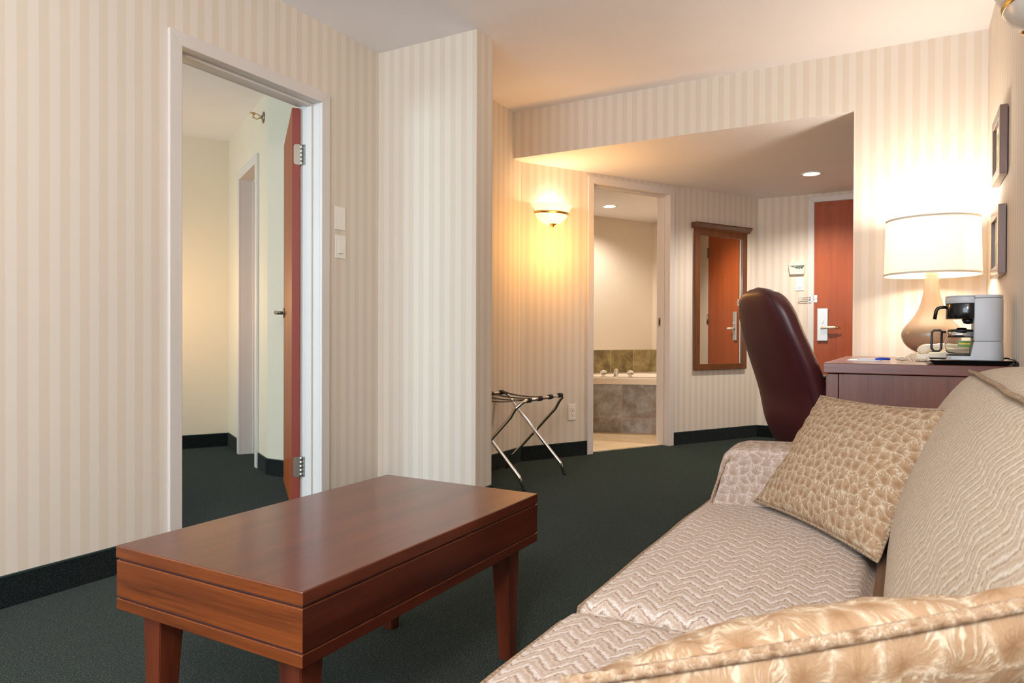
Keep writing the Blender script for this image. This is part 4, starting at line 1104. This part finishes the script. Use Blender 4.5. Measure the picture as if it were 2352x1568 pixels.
# ------------------------------------------------------------------ switches, outlet, thermostat
def plate(name, Mx, s, z, w_, h_, label, cat, kind, grp=None):
    wp = Mx @ Vector((s, 0, z - h_ / 2)); t = root(name, tuple(wp), label, cat, grp)
    b = MB(Mx); b.box(s - w_ / 2, s + w_ / 2, 0.0005, 0.006, z - h_ / 2, z + h_ / 2, bev=0.002, seg=3); o = obj('cover_plate', b, M_white, t)
    if kind == 'rocker':
        b = MB(Mx); b.prism([(0.005, z - 0.033), (0.0095, z - 0.033), (0.0068, z + 0.033), (0.005, z + 0.033)], 'x', s - 0.0165, s + 0.0165, bev=0.0008); obj('rocker', b, M_white, t)
        b = MB(Mx); b.box(s - 0.018, s + 0.018, 0.0058, 0.0064, z - 0.0355, z - 0.0335); obj('shadow_gap', b, M_black, t)
    if kind == 'outlet':
        for q in (-0.0195, 0.0195):
            b = MB(Mx); b.box(s - 0.0165, s + 0.0165, 0.005, 0.0078, z + q - 0.014, z + q + 0.014, bev=0.002); f_ = obj('receptacle', b, M_white, t)
            b = MB(Mx); b.box(s - 0.0075, s - 0.0055, 0.0076, 0.0082, z + q + 0.000, z + q + 0.009); b.box(s + 0.0055, s + 0.0075, 0.0076, 0.0082, z + q + 0.001, z + q + 0.008); b.box(s - 0.0022, s + 0.0022, 0.0076, 0.0082, z + q - 0.009, z + q - 0.0045); obj('slots', b, M_black, f_)
    for q in ((-0.042, 0.042) if kind != 'outlet' else (0,)):
        b = MB(Mx); b.tube([(s, 0.0055, z + q), (s, 0.0068, z + q)], 0.003, 8); obj('screw', b, M_steel if kind != 'blank' else M_white, t)
    return t
plate('blank_cover', LM, 2.710, 1.488, 0.076, 0.118, 'blank white wall plate right of the bedroom doorway', 'wall plate', 'blank')
plate('light_switch', LM, 2.714, 1.342, 0.076, 0.118, 'white rocker switch below the blank plate by the bedroom doorway', 'switch', 'rocker')
plate('wall_outlet', AM, 0.455, 0.327, 0.070, 0.118, 'white double outlet low on the wall beside the bathroom doorway', 'outlet', 'outlet')
plate('light_switch', EM, -0.826, 1.348, 0.066, 0.112, 'white rocker switch under the thermostat near the entry door', 'switch', 'rocker')
t = root('thermostat', (-0.848, EY, 1.43), 'cream thermostat with a dark green display beside the entry door', 'thermostat')
b = MB(EM); b.prism([(-0.913, 1.492), (-0.910, 1.535), (-0.785, 1.535), (-0.781, 1.492), (-0.790, 1.433), (-0.905, 1.433)], 'y', 0.0005, 0.026, bev=0.004); obj('housing', b, M_ivory, t)
b = MB(EM); b.prism([(-0.909, 1.508), (-0.787, 1.510), (-0.788, 1.500), (-0.798, 1.484), (-0.815, 1.477), (-0.840, 1.478), (-0.862, 1.490)], 'y', 0.0255, 0.027, bev=0.0004); pn = obj('control_panel', b, plain('panel_grey', S(70, 74, 66), 0.4), t)
b = MB(EM); b.box(-0.846, -0.805, 0.0268, 0.0278, 1.491, 1.506); obj('display', b, plain('lcd_green', S(78, 116, 96), 0.25), pn)
b = MB(EM)
for q in ((-0.868, 1.500), (-0.855, 1.500), (-0.836, 1.483), (-0.819, 1.483)): b.tube([(q[0], 0.0268, q[1]), (q[0], 0.029, q[1])], 0.0042, 10)
obj('buttons', b, M_ivory, pn)

# ------------------------------------------------------------------ framed pictures on the right wall
def picture(ya, yb, z0, z1, label):
    t = root('picture_frame', (RX, (ya + yb) / 2, z0), label, 'picture', 'small framed pictures')
    w_ = 0.040; xf, xb = RX - 0.030, RX - 0.003
    b = MB(); mk = lambda y0, y1, a0, a1: b.box(xf, xb, y0, y1, a0, a1, bev=0.002)
    mk(ya, ya + w_, z0, z1); mk(yb - w_, yb, z0, z1); mk(ya + w_, yb - w_, z0, z0 + w_); mk(ya + w_, yb - w_, z1 - w_, z1)
    fr_ = obj('frame', b, M_pframe, t)
    b = MB(); b.box(xb - 0.014, xb - 0.004, ya + w_ - 0.004, yb - w_ + 0.004, z0 + w_ - 0.004, z1 - w_ + 0.004)
    obj('mat_board', b, plain('mat_board', S(220, 216, 200), 0.7), t)
    ym, zm = (ya + yb) / 2, (z0 + z1) / 2; hy_, hz_ = (yb - ya) / 2 - w_ - 0.022, (z1 - z0) / 2 - w_ - 0.028
    a = N('print_botanical'); v = a.oc(); a.col(a.ramp(a.noise(v, 14, 4, 0.6), [(0.35, S(84, 104, 62)), (0.5, S(150, 160, 110)), (0.62, S(214, 210, 180))])); a.set(Roughness=0.4)
    b = MB(); b.box(xb - 0.0152, xb - 0.0142, ym - hy_, ym + hy_, zm - hz_, zm + hz_); obj('print', b, a.m, t)
M_pframe = wood('picture_frame_wood', S(92, 70, 62), S(124, 96, 84), 2, 0.35, 0.3)
picture(3.39, 3.70, 1.540, 1.815, 'upper of the two small framed pictures above the desk')
picture(3.42, 3.73, 1.145, 1.425, 'lower of the two small framed pictures, right of the lamp')

# ------------------------------------------------------------------ recessed lights
def downlight(x, y, z, label, power):
    t = root('recessed_light', (x, y, z), label, 'ceiling light', 'recessed ceiling lights')
    b = MB(); b.lathe([(0.078, 0.0), (0.080, -0.004), (0.070, -0.007), (0.060, -0.006), (0.057, -0.001)], (x, y, z), 32); obj('trim_ring', b, M_white, t)
    b = MB(); b.lathe([(0.058, -0.0015), (0.03, -0.004), (0.0, -0.005)], (x, y, z), 32); obj('lens', b, emis('downlight_glow', (1, 0.95, 0.86, 1), 12), t)
    l = bpy.data.lights.new('downlight', 'SPOT'); l.energy = power; l.color = (1, 0.92, 0.82); l.spot_size = math.radians(150); l.spot_blend = 0.6; l.shadow_soft_size = 0.05
    o = bpy.data.objects.new('downlight', l); COL.objects.link(o); o.location = (x, y, z - 0.02)
downlight(-0.645, 5.72, SOF, 'round recessed ceiling light in the entry near the cherry door', 85)
downlight(-2.467, 6.235, SOF, 'round recessed ceiling light over the tub in the bathroom', 52)

# ------------------------------------------------------------------ bathtub
pa = Vector((-2.527, 6.003, 0)); pb = Vector((-1.996, 6.187, 0)); pd = (pb - pa).normalized()
# deck outline: front edge along pd, sides to the back and right walls
loc_ = lambda s, n_: A0 + AD * s + AN * n_
fr0 = pa - pd * 0.55; fr1 = pb + pd * 0.008
t = root('corner_bathtub', tuple((pa + pb) / 2 + Vector((-.1, .3, 0))), 'white corner tub with slate tiled front seen through the bathroom doorway', 'bathtub')
def line_to(p, d, n_):                          # walk from p along d until it meets the plane n = n_
    return p + d * ((n_ - (p - A0).dot(AN)) / d.dot(AN))
outl = [fr0, fr1, loc_(2.30, -0.42), loc_(2.598, -0.42), loc_(2.598, -1.466), loc_((fr0 - A0).dot(AD) - 0.05, -1.466)]
M_ttile = tiles('tub_front_tile', S(112, 98, 76), S(142, 134, 124), S(172, 172, 172), S(172, 152, 130), (0.272, 0.318), (-0.4, 0.55), ('x', 'z'), (pd.x, pd.y))
s_ref = pb.dot(pd)
mt = M_ttile.node_tree
b = MB(); b.prism([(p.x, p.y) for p in outl], 'z', 0.0085, 0.452); fp = obj('tiled_front', b, M_ttile, t)
b = MB()
cen = sum(outl, Vector()) / 6
outr = [p + (p - cen).normalized() * 0.0 for p in outl]; outr[0] = fr0 + Vector((pd.y, -pd.x, 0)) * 0.022; outr[1] = fr1 + Vector((pd.y, -pd.x, 0)) * 0.022 + pd * 0.03
def inset(pts, k, c): return [c + (p - c) * k for p in pts]
def smoothpoly(pts, n=8):
    res = []
    m = len(pts)
    for i in range(m):
        for k in range(n): res.append(pts[i].lerp(pts[(i + 1) % m], k / n))
    for _ in range(10): res = [(res[i - 1] + res[i] * 2 + res[(i + 1) % len(res)]) / 4 for i in range(len(res))]
    return res
inn = smoothpoly(inset(outl, 0.66, cen)); n_in = len(inn)
outd = []
for i in range(6):
    for k in range(8): outd.append(outr[i].lerp(outr[(i + 1) % 6], k / 8))
bb = bmesh.new()
lv = [[bb.verts.new((p.x, p.y, z)) for p in outd] for z in (0.453, 0.505)]
lv.append([bb.verts.new((p.x + (cen.x - p.x) * .012, p.y + (cen.y - p.y) * .012, 0.514)) for p in outd])
lv.append([bb.verts.new((p.x, p.y, 0.514)) for p in inn]); lv.append([bb.verts.new((p.x + (cen.x - p.x) * .06, p.y + (cen.y - p.y) * .06, 0.48)) for p in inn])
lv.append([bb.verts.new((p.x + (cen.x - p.x) * .25, p.y + (cen.y - p.y) * .25, 0.12)) for p in inn])
for P_, Q_ in zip(lv, lv[1:]):
    for i in range(n_in): bb.faces.new((P_[i], P_[(i + 1) % n_in], Q_[(i + 1) % n_in], Q_[i]))
bb.faces.new(lv[-1]); bb.faces.new(lv[0][::-1])
b.add(bb); obj('tub_shell', b, plain('white_acrylic', S(240, 226, 208), 0.12), t)
# faucet and knobs on the deck front
fy = lambda s, n_: loc_(s, n_)
def at_tub(s, inwards): q = pa + pd * s - Vector((pd.y, -pd.x, 0)) * inwards; return Vector((q.x, q.y, 0.514))
t = root('tub_faucet', tuple(at_tub(0.205, 0.06)), 'chrome tub spout with two clear faceted knobs on the white tub rim', 'faucet')
q = at_tub(0.205, 0.06); dq = -Vector((pd.y, -pd.x, 0))
b = MB(); b.lathe([(0, 0), (0.026, 0), (0.026, 0.006), (0.019, 0.012), (0.018, 0.05), (0.014, 0.068), (0, 0.072)], q, 20); b.tube([q + Vector((0, 0, 0.048)), q + dq * 0.05 + Vector((0, 0, 0.062)), q + dq * 0.12 + Vector((0, 0, 0.048))], [0.017, 0.016, 0.012], 12, ry=1.2); obj('spout', b, M_chrome, t)
gk = N('clear_acrylic'); gk.set(Base_Color=(0.96, 0.95, 0.92, 1), Roughness=0.05, Transmission_Weight=0.85, IOR=1.45)
for s, nm in ((0.090, 'left'), (0.335, 'right')):
    q = at_tub(s, 0.06)
    b = MB(); b.lathe([(0, 0), (0.026, 0), (0.022, 0.008), (0.010, 0.012), (0.009, 0.022), (0, 0.022)], q, 18); kb = obj('knob_base', b, M_chrome, t)
    b = MB(); b.lathe([(0.0, 0.014), (0.014, 0.015), (0.030, 0.028), (0.034, 0.044), (0.028, 0.060), (0.0, 0.067)], q, 9); obj('knob', b, gk.m, kb, smooth=False)

# ------------------------------------------------------------------ sprinkler in the bedroom
sp = PB @ Vector((0.115, 0, 2.300))
t = root('fire_sprinkler', tuple(sp), 'small brass sidewall sprinkler high on the bedroom wall', 'sprinkler')
sm = PB
b = MB(sm); b.tube([(0.115, 0.0, 2.30), (0.115, 0.004, 2.30)], 0.038, 24); b.tube([(0.115, 0.004, 2.30), (0.115, 0.010, 2.30)], [0.036, 0.022], 24); obj('flange', b, M_hinge, t)
b = MB(sm); b.tube([(0.115, 0.008, 2.30), (0.115, 0.028, 2.30)], 0.010, 12)
for q in (-1, 1): b.tube([(0.115, 0.024, 2.30 + q * 0.008), (0.115, 0.045, 2.30 + q * 0.018), (0.115, 0.066, 2.30 + q * 0.006)], 0.003, 8)
b.box(0.100, 0.130, 0.064, 0.068, 2.284, 2.318, bev=0.001); b.box(0.100, 0.130, 0.055, 0.085, 2.316, 2.319); obj('head', b, M_brass, t)

# lamp light inside the bedroom (a bedside lamp left of the doorway, out of sight)
point('bedroom_lamp_light', (-4.50, 2.93, 1.15), 12, (1.0, 0.64, 0.30), 0.07)
